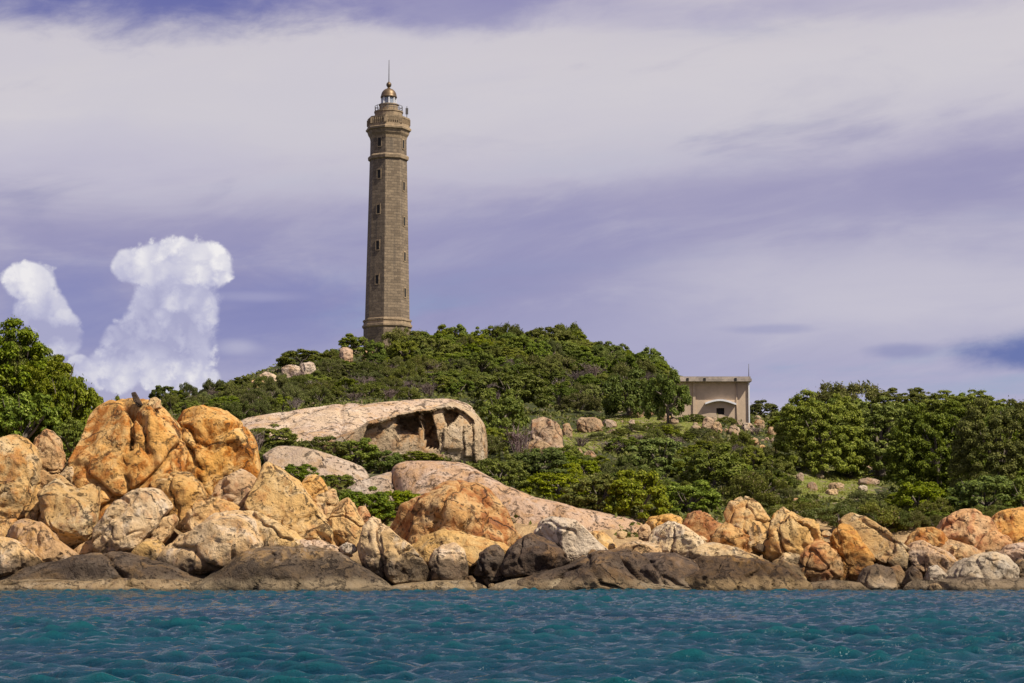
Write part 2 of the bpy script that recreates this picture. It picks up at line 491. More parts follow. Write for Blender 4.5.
def plain(name, col, rough=0.8, metal=0.0, bump=0.0, var=0.25, scale=3.0):
    m, k, b = new_mat(name)
    oc = k.n('ShaderNodeTexCoord').outputs['Object']
    n = k.noise(oc, scale, 7, 0.65)
    n0 = k.noise(oc, scale * 0.18, 4, 0.6)
    f = k.add(k.mul(n, 0.6), k.mul(n0, 0.4))
    c = k.mix(k.step(f, 0.35, 0.65), tuple(x * (1 - var) for x in col), tuple(min(1, x * (1 + var)) for x in col))
    k.put(b.inputs['Base Color'], c)
    b.inputs['Roughness'].default_value = rough; b.inputs['Metallic'].default_value = metal
    if bump:
        bp = k.n('ShaderNodeBump'); bp.inputs['Strength'].default_value = bump; bp.inputs['Distance'].default_value = 0.1
        k.put(bp.inputs['Height'], n); k.put(b.inputs['Normal'], bp.outputs[0])
    return m


def masonry_mat(name, ca_, cb_, mortar, bw=1.1, bh=0.42):
    m, k, b = new_mat(name)
    oc = k.n('ShaderNodeTexCoord').outputs['Object']
    x, y, z = k.sep(oc)
    ang = k.mul(k.m('ARCTAN2', x, y), 3.4)
    v = k.xyz(ang, z, 0.0)
    br = k.n('ShaderNodeTexBrick')
    k.put(br.inputs['Vector'], v)
    br.inputs['Color1'].default_value = ca_ + (1,); br.inputs['Color2'].default_value = cb_ + (1,)
    br.inputs['Mortar'].default_value = mortar + (1,)
    br.inputs['Scale'].default_value = 1.0; br.inputs['Mortar Size'].default_value = 0.028
    br.inputs['Brick Width'].default_value = bw; br.inputs['Row Height'].default_value = bh
    br.inputs['Bias'].default_value = 0.0
    n = k.noise(oc, 0.8, 7, 0.68); n2 = k.noise(oc, 3.5, 6, 0.65)
    st = k.noise(k.xyz(k.mul(x, 1.4), k.mul(y, 1.4), k.mul(z, 0.10)), 1.0, 5, 0.6)
    col = k.mix(k.step(n2, 0.3, 0.7, 0.0, 0.55), br.outputs[0], (0.10, 0.075, 0.05))
    col = k.mix(k.mul(k.step(n, 0.5, 0.72), 0.5), col, (0.30, 0.22, 0.13))
    col = k.mix(k.mul(k.step(st, 0.50, 0.70), 0.55), col, (0.075, 0.06, 0.045))
    k.put(b.inputs['Base Color'], col); b.inputs['Roughness'].default_value = 0.9
    bp = k.n('ShaderNodeBump'); bp.inputs['Strength'].default_value = 0.7; bp.inputs['Distance'].default_value = 0.06
    k.put(bp.inputs['Height'], k.add(k.mul(br.outputs['Fac'], -0.7), k.mul(n2, 0.7))); k.put(b.inputs['Normal'], bp.outputs[0])
    return m


M = {
    'granite': masonry_mat('granite_blocks', (0.31, 0.225, 0.135), (0.17, 0.12, 0.07), (0.14, 0.105, 0.07)),
    'granite_trim': plain('granite_trim', (0.28, 0.20, 0.115), 0.9, 0, 0.5, 0.35, 2.0),
    'bronze': plain('weathered_bronze', (0.16, 0.105, 0.055), 0.5, 0.6, 0.0, 0.3, 4.0),
    'dark': plain('near_black', (0.018, 0.015, 0.012), 0.9),  # near-black fill: shade inside windows and doorway as colour; also roof-edge marks
    'white': plain('white_paint', (0.72, 0.70, 0.67), 0.6, 0, 0, 0.08),
    'render': plain('tan_render', (0.52, 0.385, 0.255), 0.9, 0, 0.15, 0.10, 1.2),
    'concrete': plain('grey_concrete', (0.34, 0.28, 0.22), 0.9, 0, 0.3, 0.35, 1.5),
    'iron': plain('iron', (0.12, 0.11, 0.10), 0.6, 0.3),
    'bark': plain('grey_bark', (0.16, 0.125, 0.09), 0.95, 0, 0.6, 0.35, 4.0),
}
_m, _k, _b = new_mat('lantern_glass')
_b.inputs['Base Color'].default_value = (0.55, 0.62, 0.70, 1); _b.inputs['Roughness'].default_value = 0.06
_b.inputs['Transmission Weight'].default_value = 0.6
M['glass'] = _m

# ------------------------------------------------------------------ terrain
LAYERS = [
    (112, None, -2.5), (117.5, None, -1.2), (122, None, 0.2),
    (135, [(-300, 478), (0, 478), (200, 490), (260, 505), (340, 515), (400, 520), (500, 520), (600, 528), (700, 535), (800, 545), (1024, 545), (1300, 545)]),
    (142, [(-300, 452), (0, 455), (100, 455), (200, 466), (260, 480), (340, 492), (400, 500), (500, 500), (600, 514), (700, 522), (800, 524), (1024, 525), (1300, 525)]),
    (160, [(-300, 432), (0, 435), (150, 440), (250, 454), (300, 462), (400, 462), (480, 474), (560, 496), (640, 505), (700, 504), (800, 505), (900, 508), (1024, 508), (1300, 500)]),
    (185, [(-300, 425), (0, 425), (150, 428), (250, 428), (330, 430), (400, 428), (480, 436), (560, 456), (650, 468), (750, 478), (820, 490), (900, 486), (1024, 480), (1300, 470)]),
    (215, [(-300, 422), (0, 422), (150, 418), (250, 410), (330, 406), (400, 402), (480, 412), (560, 427), (650, 425), (750, 430), (820, 470), (900, 466), (1024, 448), (1300, 440)]),
    (240, [(-300, 425), (0, 425), (150, 415), (250, 400), (330, 388), (400, 384), (480, 396), (560, 409), (640, 409), (720, 411), (780, 424), (850, 445), (900, 440), (1024, 430), (1300, 430)]),
    (270, [(-300, 428), (0, 428), (160, 408), (250, 388), (320, 372), (400, 364), (500, 366), (600, 378), (680, 398), (750, 418), (820, 428), (900, 420), (1024, 414), (1300, 420)]),
    (300, [(-300, 432), (0, 432), (160, 406), (225, 387), (270, 368), (310, 353), (345, 349), (380, 351), (450, 345), (500, 342), (560, 346), (620, 360), (680, 384), (740, 414), (820, 418), (900, 408), (1024, 412), (1300, 425)]),
    (325, [(-300, 436), (0, 436), (160, 412), (225, 398), (270, 384), (310, 370), (380, 356), (450, 350), (520, 350), (600, 362), (680, 390), (740, 420), (820, 424), (900, 414), (1024, 418), (1300, 430)]),
    (400, None, 12.0), (470, None, -3.0), (520, None, -6.0),
]
TX = np.arange(-170, 170.01, 0.75); TY = np.concatenate([np.arange(112, 205, 0.6), np.arange(205, 330, 0.8), np.arange(330, 521, 3.0)])


def layer_z(L, X):
    if L[1] is None:
        return np.full_like(X, L[2])
    pts = [at(a, b_, L[0]) for a, b_ in L[1]]
    return np.interp(X, [p.x for p in pts], [p.z for p in pts])


def smooth1(z, n):
    kker = np.hanning(n + 2)[1:-1]; kker /= kker.sum()
    return np.convolve(np.pad(z, n // 2, mode='edge'), kker, mode='valid')


lay_z = np.array([smooth1(layer_z(L, TX), 11) for L in LAYERS]); lay_y = np.array([float(L[0]) for L in LAYERS])
ZG = np.empty((len(TY), len(TX)))
for j in range(len(TX)):
    ZG[:, j] = np.interp(TY, lay_y, lay_z[:, j])
side = np.clip((160 - np.abs(TX)) / 45, 0, 1); side = side * side * (3 - 2 * side)
ZG = (ZG + 5) * side[None, :] - 5
gx, gy = np.meshgrid(TX, TY)
P2 = np.stack([gx.ravel(), gy.ravel(), np.zeros(gx.size)], 1)
rough = (fbm(P2 * 0.16, 4) * 0.55 + fbm(P2 * 0.9 + 5, 2) * 0.12).reshape(gx.shape)
ZG = ZG + rough * np.clip((ZG + 0.5) / 4, 0, 1)


def H(x, y):
    j = np.clip(np.searchsorted(TX, x) - 1, 0, len(TX) - 2); i = np.clip(np.searchsorted(TY, y) - 1, 0, len(TY) - 2)
    fx = (x - TX[j]) / (TX[j + 1] - TX[j]); fy = (y - TY[i]) / (TY[i + 1] - TY[i])
    return (ZG[i, j] * (1 - fx) + ZG[i, j + 1] * fx) * (1 - fy) + (ZG[i + 1, j] * (1 - fx) + ZG[i + 1, j + 1] * fx) * fy


def hit(px, py, y0=124.0, y1=330.0):
    """where the line of sight through a point of the photograph meets the ground"""
    ys = np.arange(y0, y1, 0.5)
    a = at(px, py, 100.0) - Vector((0, 0, CAMZ))
    xs = a.x * ys / 100.0; zs = CAMZ + a.z * ys / 100.0
    d = zs - H(xs, ys)
    w = np.nonzero(d < 0)[0]
    if len(w) == 0: return None
    i = w[0]
    return Vector((xs[i], ys[i], float(H(xs[i], ys[i]))))


def in_poly(x, y, poly):
    x = np.asarray(x, float); y = np.asarray(y, float)
    c = np.zeros(x.shape, bool)
    n = len(poly)
    for i in range(n):
        x0, y0 = poly[i]; x1, y1 = poly[(i + 1) % n]
        if y0 == y1: continue
        cond = ((y0 > y) != (y1 > y)) & (x < (x1 - x0) * (y - y0) / (y1 - y0) + x0)
        c ^= cond
    return c


def project(X, Y, Z):
    d = Y * ca + (Z - CAMZ) * sa
    return 512 + F * X / d, 341.5 - F * (-Y * sa + (Z - CAMZ) * ca) / d


GRASS = [[(786, 474), (815, 468), (850, 470), (878, 476), (876, 498), (830, 503), (800, 496)],
         [(560, 428), (600, 432), (640, 436), (640, 452), (570, 450)],
         [(612, 414), (650, 416), (700, 416), (705, 436), (660, 440), (612, 434)]]
nx, ny = len(TX), len(TY)
V = np.stack([gx.ravel(), gy.ravel(), ZG.ravel()], 1)
ii = np.arange(ny - 1)[:, None] * nx + np.arange(nx - 1)[None, :]
Fq = np.stack([ii, ii + 1, ii + 1 + nx, ii + nx], -1).reshape(-1, 4)
ter = mesh_np('hill', V, Fq, terrain_mat())
ppx, ppy = project(V[:, 0], V[:, 1], V[:, 2])
col = np.zeros((len(V), 4), np.float32); col[:, 3] = 1
col[:, 0] = np.clip((150 - V[:, 1]) / 12, 0, 1)
for g in GRASS:
    col[:, 1] = np.maximum(col[:, 1], in_poly(ppx, ppy, g))
att = ter.color_attributes.new('ground', 'FLOAT_COLOR', 'POINT')
att.data.foreach_set('color', col.ravel())
tag(link('hill', ter), None, None, kind='structure')


# ------------------------------------------------------------------ sea
def build_sea():
    m, k, b = new_mat('sea_water')
    pos = k.n('ShaderNodeNewGeometry').outputs['Position']
    x, y, z = k.sep(pos)
    n0 = k.noise(k.xyz(k.mul(x, 0.05), k.mul(y, 0.09), 0.0), 1.0, 4, 0.6)
    colr = k.mix(k.step(n0, 0.35, 0.65), (0.0018, 0.023, 0.042), (0.0027, 0.040, 0.058))
    colr = k.mix(k.step(z, 0.02, 0.22), colr, (0.0035, 0.058, 0.064))
    k.put(b.inputs['Base Color'], colr)
    b.inputs['Roughness'].default_value = 0.10
    b.inputs['Specular IOR Level'].default_value = 0.4
    b.inputs['IOR'].default_value = 1.33
    n1 = k.noise(k.xyz(k.mul(x, 0.7), k.mul(y, 1.9), 0.0), 3.0, 5, 0.64)
    n2 = k.noise(k.xyz(x, k.mul(y, 1.1), 4.0), 7.0, 4, 0.6)
    bp = k.n('ShaderNodeBump'); bp.inputs['Strength'].default_value = 0.75; bp.inputs['Distance'].default_value = 0.13
    k.put(bp.inputs['Height'], k.add(n1, k.mul(n2, 0.22))); k.put(b.inputs['Normal'], bp.outputs[0])
    R, Cn = 950, 1050
    ys = 8.0 * (150 / 8.0) ** (np.arange(R) / (R - 1)); us = np.linspace(-1, 1, Cn)
    Yg = np.repeat(ys[:, None], Cn, 1); Xg = us[None, :] * (0.45 * ys + 14)[:, None]
    Z = np.zeros_like(Xg); DX = np.zeros_like(Xg); DY = np.zeros_like(Xg)
    r = np.random.default_rng(3)
    for i in range(92):
        lam = 0.30 * (1.7 / 0.30) ** r.random() if i < 84 else 3.0 + 3.0 * r.random()
        a = math.radians(-100 + r.normal() * 20)
        kx, ky = math.cos(a) * 2 * math.pi / lam, math.sin(a) * 2 * math.pi / lam
        A = (0.0092 * lam ** 0.72 if i < 84 else 0.010) * (0.5 + r.random())
        ph = kx * Xg + ky * Yg + r.random() * 6.28
        Z += A * np.cos(ph); q = 0.42
        DX -= q * A * math.cos(a) * np.sin(ph); DY -= q * A * math.sin(a) * np.sin(ph)
    gust = 1.2 * fbm(np.stack([Xg.ravel() * 0.06, Yg.ravel() * 0.05, np.zeros(Xg.size)], 1), 2).reshape(Xg.shape)
    Z *= 1 + 0.45 * gust
    fade = np.clip((148 - Yg) / 30, 0, 1) * 0.55 + 0.45
    Z *= fade
    V = np.stack([(Xg + DX).ravel(), (Yg + DY).ravel(), Z.ravel()], 1)
    idx = np.arange(R - 1)[:, None] * Cn + np.arange(Cn - 1)[None, :]
    Fa = np.stack([idx, idx + 1, idx + 1 + Cn, idx + Cn], -1).reshape(-1, 4)
    base = len(V)
    B = 9000
    V = np.concatenate([V, [(-B, -B, -0.75), (B, -B, -0.75), (B, B, -0.75), (-B, B, -0.75)]])
    Fa = np.concatenate([Fa, [[base, base + 1, base + 2, base + 3]]])
    tag(link('sea', mesh_np('sea', V, Fa, m)), None, None, kind='structure')


build_sea()

# ------------------------------------------------------------------ rocks
_ico = {}


def ico(n):
    if n not in _ico:
        bm = bmesh.new(); bmesh.ops.create_icosphere(bm, subdivisions=n, radius=1.0)
        v = np.array([x.co[:] for x in bm.verts]); f = np.array([[a.index for a in p.verts] for p in bm.faces])
        bm.free(); _ico[n] = (v / np.linalg.norm(v, axis=1)[:, None], f)
    return _ico[n]


def ray_radius(poly, n=360):
    """distance from the origin to the outline for n directions"""
    out = np.zeros(n)
    P = np.array(poly); Q = np.roll(P, -1, axis=0); E = Q - P
    for i in range(n):
        t = 2 * math.pi * i / n; d = np.array((math.cos(t), math.sin(t)))
        den = d[0] * E[:, 1] - d[1] * E[:, 0]
        den = np.where(np.abs(den) < 1e-9, 1e-9, den)
        s = (P[:, 0] * E[:, 1] - P[:, 1] * E[:, 0]) / den
        u = (P[:, 0] * d[1] - P[:, 1] * d[0]) / den
        ok = (s > 0) & (u >= -1e-6) & (u <= 1 + 1e-6)
        out[i] = s[ok].max() if ok.any() else 0
    z = out == 0
    if z.any():
        idx = np.arange(n); out[z] = np.interp(idx[z], idx[~z], out[~z], period=n)
    return out


rock_no = 0


def rock(name, label, poly, Y, mat, depth=None, lean=0.30, sub=None, facets=10, lumps=10, rough=1.0, cracks=2, cat='rock', group=None,
         niches=None, sharp=0.62):
    global rock_no
    rock_no += 1
    r = np.random.default_rng(1000 + rock_no * 7)
    pw = [at(a, b_, Y) for a, b_ in poly]
    xs = [p.x for p in pw]; zs = [p.z for p in pw]
    cx = (min(xs) + max(xs)) / 2; cz = (min(zs) + max(zs)) / 2
    pl = [(p.x - cx, p.z - cz) for p in pw]
    if not in_poly(np.array([0.0]), np.array([0.0]), pl)[0]:
        cx = sum(xs) / len(xs); cz = sum(zs) / len(zs); pl = [(p.x - cx, p.z - cz) for p in pw]
    w = max(xs) - min(xs); h = max(zs) - min(zs); size = (w * h) ** 0.5
    pl = [(a * 1.05, b_ * 1.04) for a, b_ in pl]
    if sub is None:
        sub = 6 if size * ppm(Y) > 42 else (5 if size * ppm(Y) > 9 else 4)
    D = depth if depth else 0.42 * min(w, 1.6 * h) + 0.10 * w
    v, f = ico(sub)
    rad = ray_radius(pl)
    kk = np.array([1, 2, 3, 2, 1.0]); kk /= kk.sum()
    for _ in range(2):
        rad = np.convolve(np.pad(rad, 2, mode='wrap'), kk, mode='valid')
    th = np.arctan2(v[:, 2], v[:, 0]) % (2 * math.pi)
    R = np.interp(th, np.arange(361) * 2 * math.pi / 360, np.append(rad, rad[0]))
    c = np.hypot(v[:, 0], v[:, 2]); s = v[:, 1]
    soft = rad.copy()
    for _ in range(6):
        soft = np.convolve(np.pad(soft, 20, mode='wrap'), np.ones(41) / 41, mode='valid')
    soft = soft * 0.5 + soft.mean() * 0.5
    Rs = np.interp(th, np.arange(361) * 2 * math.pi / 360, np.append(soft, soft[0]))
    wq = np.clip((c - 0.25) / 0.70, 0, 1); wq = wq * wq * (3 - 2 * wq)
    R = R * wq + np.minimum(Rs, R * 1.35) * (1 - wq)
    cc = c ** sharp
    P = np.stack([R * cc * np.cos(th), D * np.sign(s) * np.abs(s) ** 0.9, R * cc * np.sin(th)], 1)
    # planar faces, as along joints
    for i in range(facets + 3 if facets else 0):
        n = np.array((r.normal() * 0.9, -abs(r.normal()) * 0.9 - 0.25, r.normal() * 0.8 + 0.2)); n /= np.linalg.norm(n)
        d = P @ n; lim = d.max() * min(0.97, r.uniform(0.62, 0.88) + 0.22 * math.hypot(n[0], n[2]))
        bend = fbm(P * 1.2 / size + r.uniform(-9, 9, 3), 2) * 0.05 * size
        P = P - n[None, :] * (np.maximum(0, d - lim + bend) * 0.95)[:, None]
    N = v.copy(); N[:, 1] *= 1.3; N /= np.linalg.norm(N, axis=1)[:, None]
    off = r.uniform(-50, 50, 3)
    front = 0.45 + 0.55 * np.clip(np.abs(s) * 2.2, 0, 1)          # the outline itself stays put
    disp = fbm((P / size) * 2.2 + off, 3) * 0.055 * size * rough
    if lumps:
        fp = P[r.choice(len(P), lumps)] + r.normal(size=(lumps, 3)) * size * 0.08
        Pw = P + np.stack([fbm(P * 1.7 / size + off + q, 2) for q in (3, 11, 23)], 1) * size * 0.16
        dd = np.sort(np.linalg.norm(Pw[:, None, :] - fp[None, :, :], axis=2), axis=1)
        e = (dd[:, 1] - dd[:, 0])
        gw = size * 0.030
        keep = np.clip(fbm(P * 1.3 / size + off + 40, 2) * 2.6 + 0.30, 0, 1)
        disp = disp - np.exp(-(e / gw) ** 2) * 0.042 * size * rough * keep + np.clip(1 - dd[:, 0] / (0.55 * size), 0, 1) * 0.02 * size
    for i in range(cracks):
        n = np.array((r.normal(), r.normal() * 0.4, r.normal() * 0.6)); n /= np.linalg.norm(n)
        d = P @ n - r.uniform(-0.25, 0.25) * size + fbm(P * 2.0 / size + off + 70 + i, 3) * 0.10 * size
        disp = disp - np.exp(-(d / (0.022 * size)) ** 2) * 0.075 * size * rough * np.clip(fbm(P * 1.1 / size + off + i * 9, 1) * 3 + 0.6, 0, 1)
    rz = np.clip(fbm(P * 1.6 / size + off + 90, 2) * 2.4 + 0.55, 0.12, 1.25)
    disp = disp + (fbm(P * 0.9 + off, 5, 0.58, True) - 0.9) * 0.105 * rz * rough * min(1.0, size / 2.2)
    P = P + N * (disp * front)[:, None]
    if niches:
        for poly_n, dep in niches:
            q = [(p.x - cx, p.z - cz) for p in (at(a, b_, Y) for a, b_ in poly_n)]
            fr = s < 0.0
            wx_ = fbm(P * 0.9 + off, 2) * 0.12
            ins = in_poly(P[:, 0] + wx_, P[:, 2] + wx_, q) & fr
            P[ins, 1] += dep * np.clip(-s[ins] * 3, 0, 1)
    P[:, 1] += lean * (P[:, 2])
    me = mesh_np(name, P, f, RM[mat])
    o = link(name, me, None, (cx, Y, cz))
    tag(o, label, cat, group)
    return o


BL = 'boulder'
G1 = 'boulders heaped along the shore'
ROCKS = [
    # name, label, outline, distance, material, options
    (BL, 'ribbed tan boulder cut off by the left edge, beside the upright pillar rock',
     [(-14, 450), (4, 436), (12, 435), (24, 440), (32, 449), (36, 462), (36, 480), (34, 500), (32, 520), (10, 530), (-14, 525)], 129, 'tan', {}),
    (BL, 'tall rounded pillar rock standing alone against the dark leaves at far left',
     [(34, 440), (43, 429), (50, 431), (58, 440), (62, 455), (63, 470), (57, 485), (50, 497), (38, 497), (36, 470)], 131, 'tan', {'lumps': 6}),
    (BL, 'largest boulder, rusty orange and pitted, highest of the left shore heap',
     [(74, 468), (75, 455), (80, 440), (84, 425), (87, 410), (97, 404), (112, 400), (124, 401), (137, 404), (150, 403), (161, 412), (172, 425), (182, 438), (187, 449),
      (186, 462), (182, 490), (175, 510), (150, 522), (110, 528), (97, 530), (88, 500), (80, 482)], 130.5, 'orange', {'lumps': 40, 'facets': 12, 'cracks': 5, 'rough': 1.15}),
    (BL, 'big rounded orange boulder right of the largest rusty one',
     [(166, 425), (180, 412), (195, 408), (208, 408), (222, 412), (232, 420), (243, 430), (252, 443), (257, 460), (259, 475), (256, 492), (245, 508), (215, 516), (190, 510), (176, 490), (168, 455)], 132.5, 'orange',
     {'lumps': 30, 'facets': 12, 'cracks': 4, 'rough': 1.1}),
    (BL, 'small knob of stone perched on top of the largest rusty boulder',
     [(147, 406), (149, 399), (155, 397), (160, 400), (161, 408), (154, 411)], 130.2, 'tan', {'lumps': 3}),
    ('rock_spike', 'thin dark spike of rock leaning on top of the largest rusty boulder',
     [(131, 393), (135, 392), (139, 398), (143, 405), (139, 407), (134, 401)], 130.2, 'dark', {'lumps': 0, 'facets': 3, 'cat': 'rock'}),
    (BL, 'double-humped tan boulder below the pillar rock, left of the vertical crack',
     [(42, 497), (50, 484), (58, 476), (66, 483), (76, 490), (88, 484), (95, 488), (97, 505), (97, 530), (92, 542), (78, 547), (66, 543), (54, 530), (45, 515)], 126, 'tan', {'lumps': 8}),
    (BL, 'small pale round rock tucked between pillar rock and largest boulder',
     [(60, 475), (66, 468), (72, 466), (75, 475), (72, 486), (62, 484)], 128.5, 'cream', {'lumps': 3}),
    (BL, 'narrow upright sliver of rock left of the double-humped boulder',
     [(29, 500), (34, 489), (39, 486), (42, 492), (41, 510), (37, 524), (28, 522), (26, 510)], 127, 'tan', {'lumps': 3}),
    (BL, 'pinkish sloping slab above the dark ledge near the left edge',
     [(6, 536), (12, 524), (17, 519), (28, 520), (42, 524), (50, 532), (58, 540), (70, 549), (81, 556), (70, 564), (50, 564), (30, 560), (12, 548)], 123.8, 'pink', {'facets': 10}),
    (BL, 'white topped boulder with blackened base at the left edge waterline',
     [(-14, 540), (0, 537), (12, 539), (22, 546), (34, 553), (46, 562), (42, 570), (30, 578), (0, 578), (-14, 576)], 122, 'cream', {}),
    (BL, 'low tan block behind the white topped boulder at the left edge',
     [(-12, 524), (4, 519), (15, 519), (14, 536), (4, 542), (-12, 542)], 125.5, 'tan', {'lumps': 4}),
    ('shore_ledge', 'dark wet ledge under the left boulders, above the pale shelf',
     [(-20, 578), (20, 568), (75, 557), (110, 553), (150, 560), (185, 566), (215, 572), (228, 586), (220, 596), (-20, 596)], 121.3, 'dark', {'lean': 0.9, 'depth': 2.2}),
    ('shore_shelf', 'low pale rock shelf at the waterline below the left boulders',
     [(-26, 583), (30, 579), (80, 581), (140, 578), (190, 581), (230, 586), (240, 592), (230, 597), (-26, 597)], 119.6, 'shelf', {'lean': 1.2, 'depth': 1.8, 'lumps': 22, 'rough': 1.0}),
    (BL, 'small shadowed wedge at the foot of the vertical crack, left heap',
     [(74, 550), (85, 542), (95, 539), (99, 553), (90, 558), (80, 557)], 124.6, 'tan', {'lumps': 2}),
    (BL, 'yellow topped boulder with black streaked face under the largest boulder',
     [(98, 528), (107, 515), (117, 505), (128, 495), (142, 488), (155, 490), (164, 497), (168, 508), (161, 518), (155, 532), (140, 549), (125, 558), (108, 558), (98, 546)], 124.5, 'cream', {'lumps': 7}),
    (BL, 'smooth round yellow boulder nestled below the notch of the two giants',
     [(152, 482), (162, 475), (175, 472), (190, 475), (200, 484), (206, 495), (204, 512), (192, 524), (170, 524), (156, 505)], 127, 'yellow', {'lumps': 4, 'facets': 3}),
    (BL, 'finger shaped tan rock leaning right of the yellow topped boulder',
     [(150, 542), (158, 526), (166, 517), (174, 514), (177, 520), (169, 536), (161, 547), (152, 548)], 124, 'tan', {'lumps': 3}),
    (BL, 'squat split boulder at the foot of the finger shaped rock',
     [(130, 561), (136, 547), (146, 539), (158, 540), (164, 548), (160, 561), (150, 570), (134, 569)], 122.6, 'cream', {'lumps': 4}),
    (BL, 'broad pale boulder with blackened underside, centre of the left heap',
     [(160, 562), (172, 545), (182, 535), (196, 531), (206, 524), (214, 516), (226, 512), (240, 512), (250, 516), (258, 528), (265, 540), (264, 554), (250, 565), (225, 573), (195, 575), (168, 571)], 123.2, 'cream',
     {'lumps': 12}),
    (BL, 'pitted tan rock above the broad pale boulder',
     [(176, 528), (190, 512), (200, 500), (215, 498), (232, 503), (242, 512), (235, 524), (210, 532), (188, 534)], 125.8, 'tan', {'lumps': 12, 'rough': 1.3}),
    (BL, 'honeycombed rock at the lower right foot of the big rounded boulder',
     [(208, 508), (220, 482), (238, 470), (252, 477), (259, 492), (254, 510), (235, 517), (215, 515)], 128.5, 'tan', {'lumps': 18, 'rough': 1.4}),
    (BL, 'long pointed ridge boulder sloping from a peak down to the right',
     [(246, 505), (254, 487), (262, 472), (270, 464), (280, 470), (292, 480), (304, 492), (316, 505), (328, 520), (340, 535), (351, 549), (345, 556), (320, 552), (300, 545), (280, 535), (258, 520)], 126.3, 'yellow', {'lumps': 9}),
    (BL, 'sloping slab with a jagged notch under the ridge boulder',
     [(242, 516), (250, 510), (266, 516), (285, 525), (300, 535), (309, 545), (302, 555), (280, 558), (262, 556), (250, 540)], 124, 'cream', {'lumps': 8, 'cracks': 3}),
    (BL, 'yellow knob rock below the mauve slab, right of the ridge peak',
     [(296, 494), (306, 478), (314, 474), (322, 480), (327, 490), (324, 503), (306, 505)], 128.5, 'yellow', {'lumps': 4}),
    (BL, 'tan stone leaning right beside the ridge boulder crest',
     [(308, 508), (318, 495), (328, 488), (334, 490), (338, 500), (336, 516), (329, 525), (316, 518)], 127.2, 'tan', {'lumps': 4}),
    (BL, 'smooth yellow fin pointing up right of the ridge boulder',
     [(326, 528), (333, 510), (340, 502), (346, 498), (353, 504), (358, 515), (365, 526), (364, 542), (356, 550), (342, 542)], 125.5, 'yellow', {'lumps': 3, 'facets': 4}),
    (BL, 'small orange stone behind the smooth yellow fin',
     [(353, 517), (359, 507), (365, 506), (370, 515), (368, 532), (358, 532)], 127, 'orange', {'lumps': 3}),
    (BL, 'small bright white stone at the tail of the ridge boulder',
     [(340, 547), (347, 542), (354, 545), (357, 551), (350, 555), (341, 553)], 122.8, 'white', {'lumps': 2}),
    ('rock_ledge', 'crumbling pinkish ledge on top of the dark whale back ledge',
     [(266, 556), (285, 547), (300, 541), (320, 541), (340, 549), (352, 558), (330, 563), (290, 562)], 123.6, 'pink', {'lumps': 12, 'rough': 1.2}),
    ('shore_ledge', 'long dark whale back ledge rising from the sea left of centre',
     [(200, 588), (222, 566), (240, 553), (262, 548), (300, 547), (325, 551), (345, 558), (362, 567), (378, 578), (392, 589), (384, 596), (205, 597)], 121, 'brown', {'depth': 3.0, 'lean': 0.8, 'lumps': 9, 'facets': 6, 'rough': 1.0, 'cracks': 4}),
    (BL, 'grey crested boulder, left of a pair with blackened bases',
     [(358, 547), (364, 530), (372, 517), (380, 519), (388, 528), (394, 540), (398, 560), (394, 578), (378, 580), (364, 568)], 122.6, 'cream', {'lumps': 8}),
    (BL, 'cream boulder sloping right with blackened base, beside the round dark boulder',
     [(381, 526), (390, 529), (400, 537), (412, 548), (422, 558), (430, 571), (426, 583), (400, 585), (388, 578), (384, 555)], 122, 'cream', {'lumps': 8}),
    (BL, 'massive golden orange boulder in front of the long pink slab',
     [(390, 532), (398, 520), (406, 505), (418, 498), (430, 494), (440, 484), (455, 481), (475, 484), (488, 490), (497, 500), (505, 512), (512, 525), (519, 537), (518, 548), (490, 556), (450, 556), (415, 552), (400, 544)], 130, 'orange',
     {'lumps': 12, 'facets': 14, 'cracks': 4, 'depth': 3.4, 'rough': 1.1}),
    (BL, 'pinkish apron rock at the foot of the golden orange boulder',
     [(410, 548), (425, 536), (445, 532), (470, 535), (495, 540), (508, 549), (500, 566), (465, 576), (436, 570)], 126, 'yellow', {'lumps': 6, 'lean': 0.8}),
    (BL, 'round grey boulder with dark lower half standing at the sea centre left',
     [(430, 563), (434, 550), (444, 544), (454, 543), (463, 550), (467, 562), (466, 578), (450, 583), (433, 580)], 122, 'cream', {'lumps': 4, 'facets': 4}),
    (BL, 'jagged dark spire rock between the round boulder and the dark hump',
     [(474, 572), (480, 555), (487, 548), (491, 545), (497, 544), (502, 550), (505, 562), (502, 576), (488, 584)], 122.3, 'dark', {'lumps': 10, 'rough': 1.5}),
    (BL, 'dark brown humped boulder left of the white dome',
     [(500, 568), (510, 550), (521, 540), (532, 535), (542, 537), (554, 544), (564, 553), (569, 563), (558, 572), (535, 577), (506, 577)], 122.6, 'dark', {'lumps': 6}),
    (BL, 'smooth whitish dome boulder in the middle of the shore',
     [(535, 534), (542, 522), (552, 517), (564, 518), (576, 522), (586, 530), (596, 540), (606, 549), (611, 555), (595, 560), (575, 564), (558, 557), (543, 546)], 124.6, 'white', {'lumps': 3, 'facets': 3, 'rough': 0.7}),
    (BL, 'tan rock peeping out right behind the whitish dome',
     [(586, 536), (594, 531), (603, 532), (612, 540), (618, 552), (606, 558), (594, 550)], 126.3, 'tan', {'lumps': 4}),
    ('rock_slab', 'long pink and ochre slab sloping down behind the golden orange boulder',
     [(395, 470), (400, 462), (415, 461), (445, 461), (470, 465), (490, 478), (510, 488), (530, 497), (555, 503), (580, 510), (610, 516), (640, 522), (660, 532), (664, 560), (600, 566), (520, 552), (450, 545), (402, 520)], 141, 'pink',
     {'depth': 6.0, 'lean': 0.75, 'lumps': 8, 'facets': 0, 'cracks': 5, 'rough': 0.6, 'sub': 7}),
    ('rock_slab', 'pale slab end broken off the left side of the long pink slab',
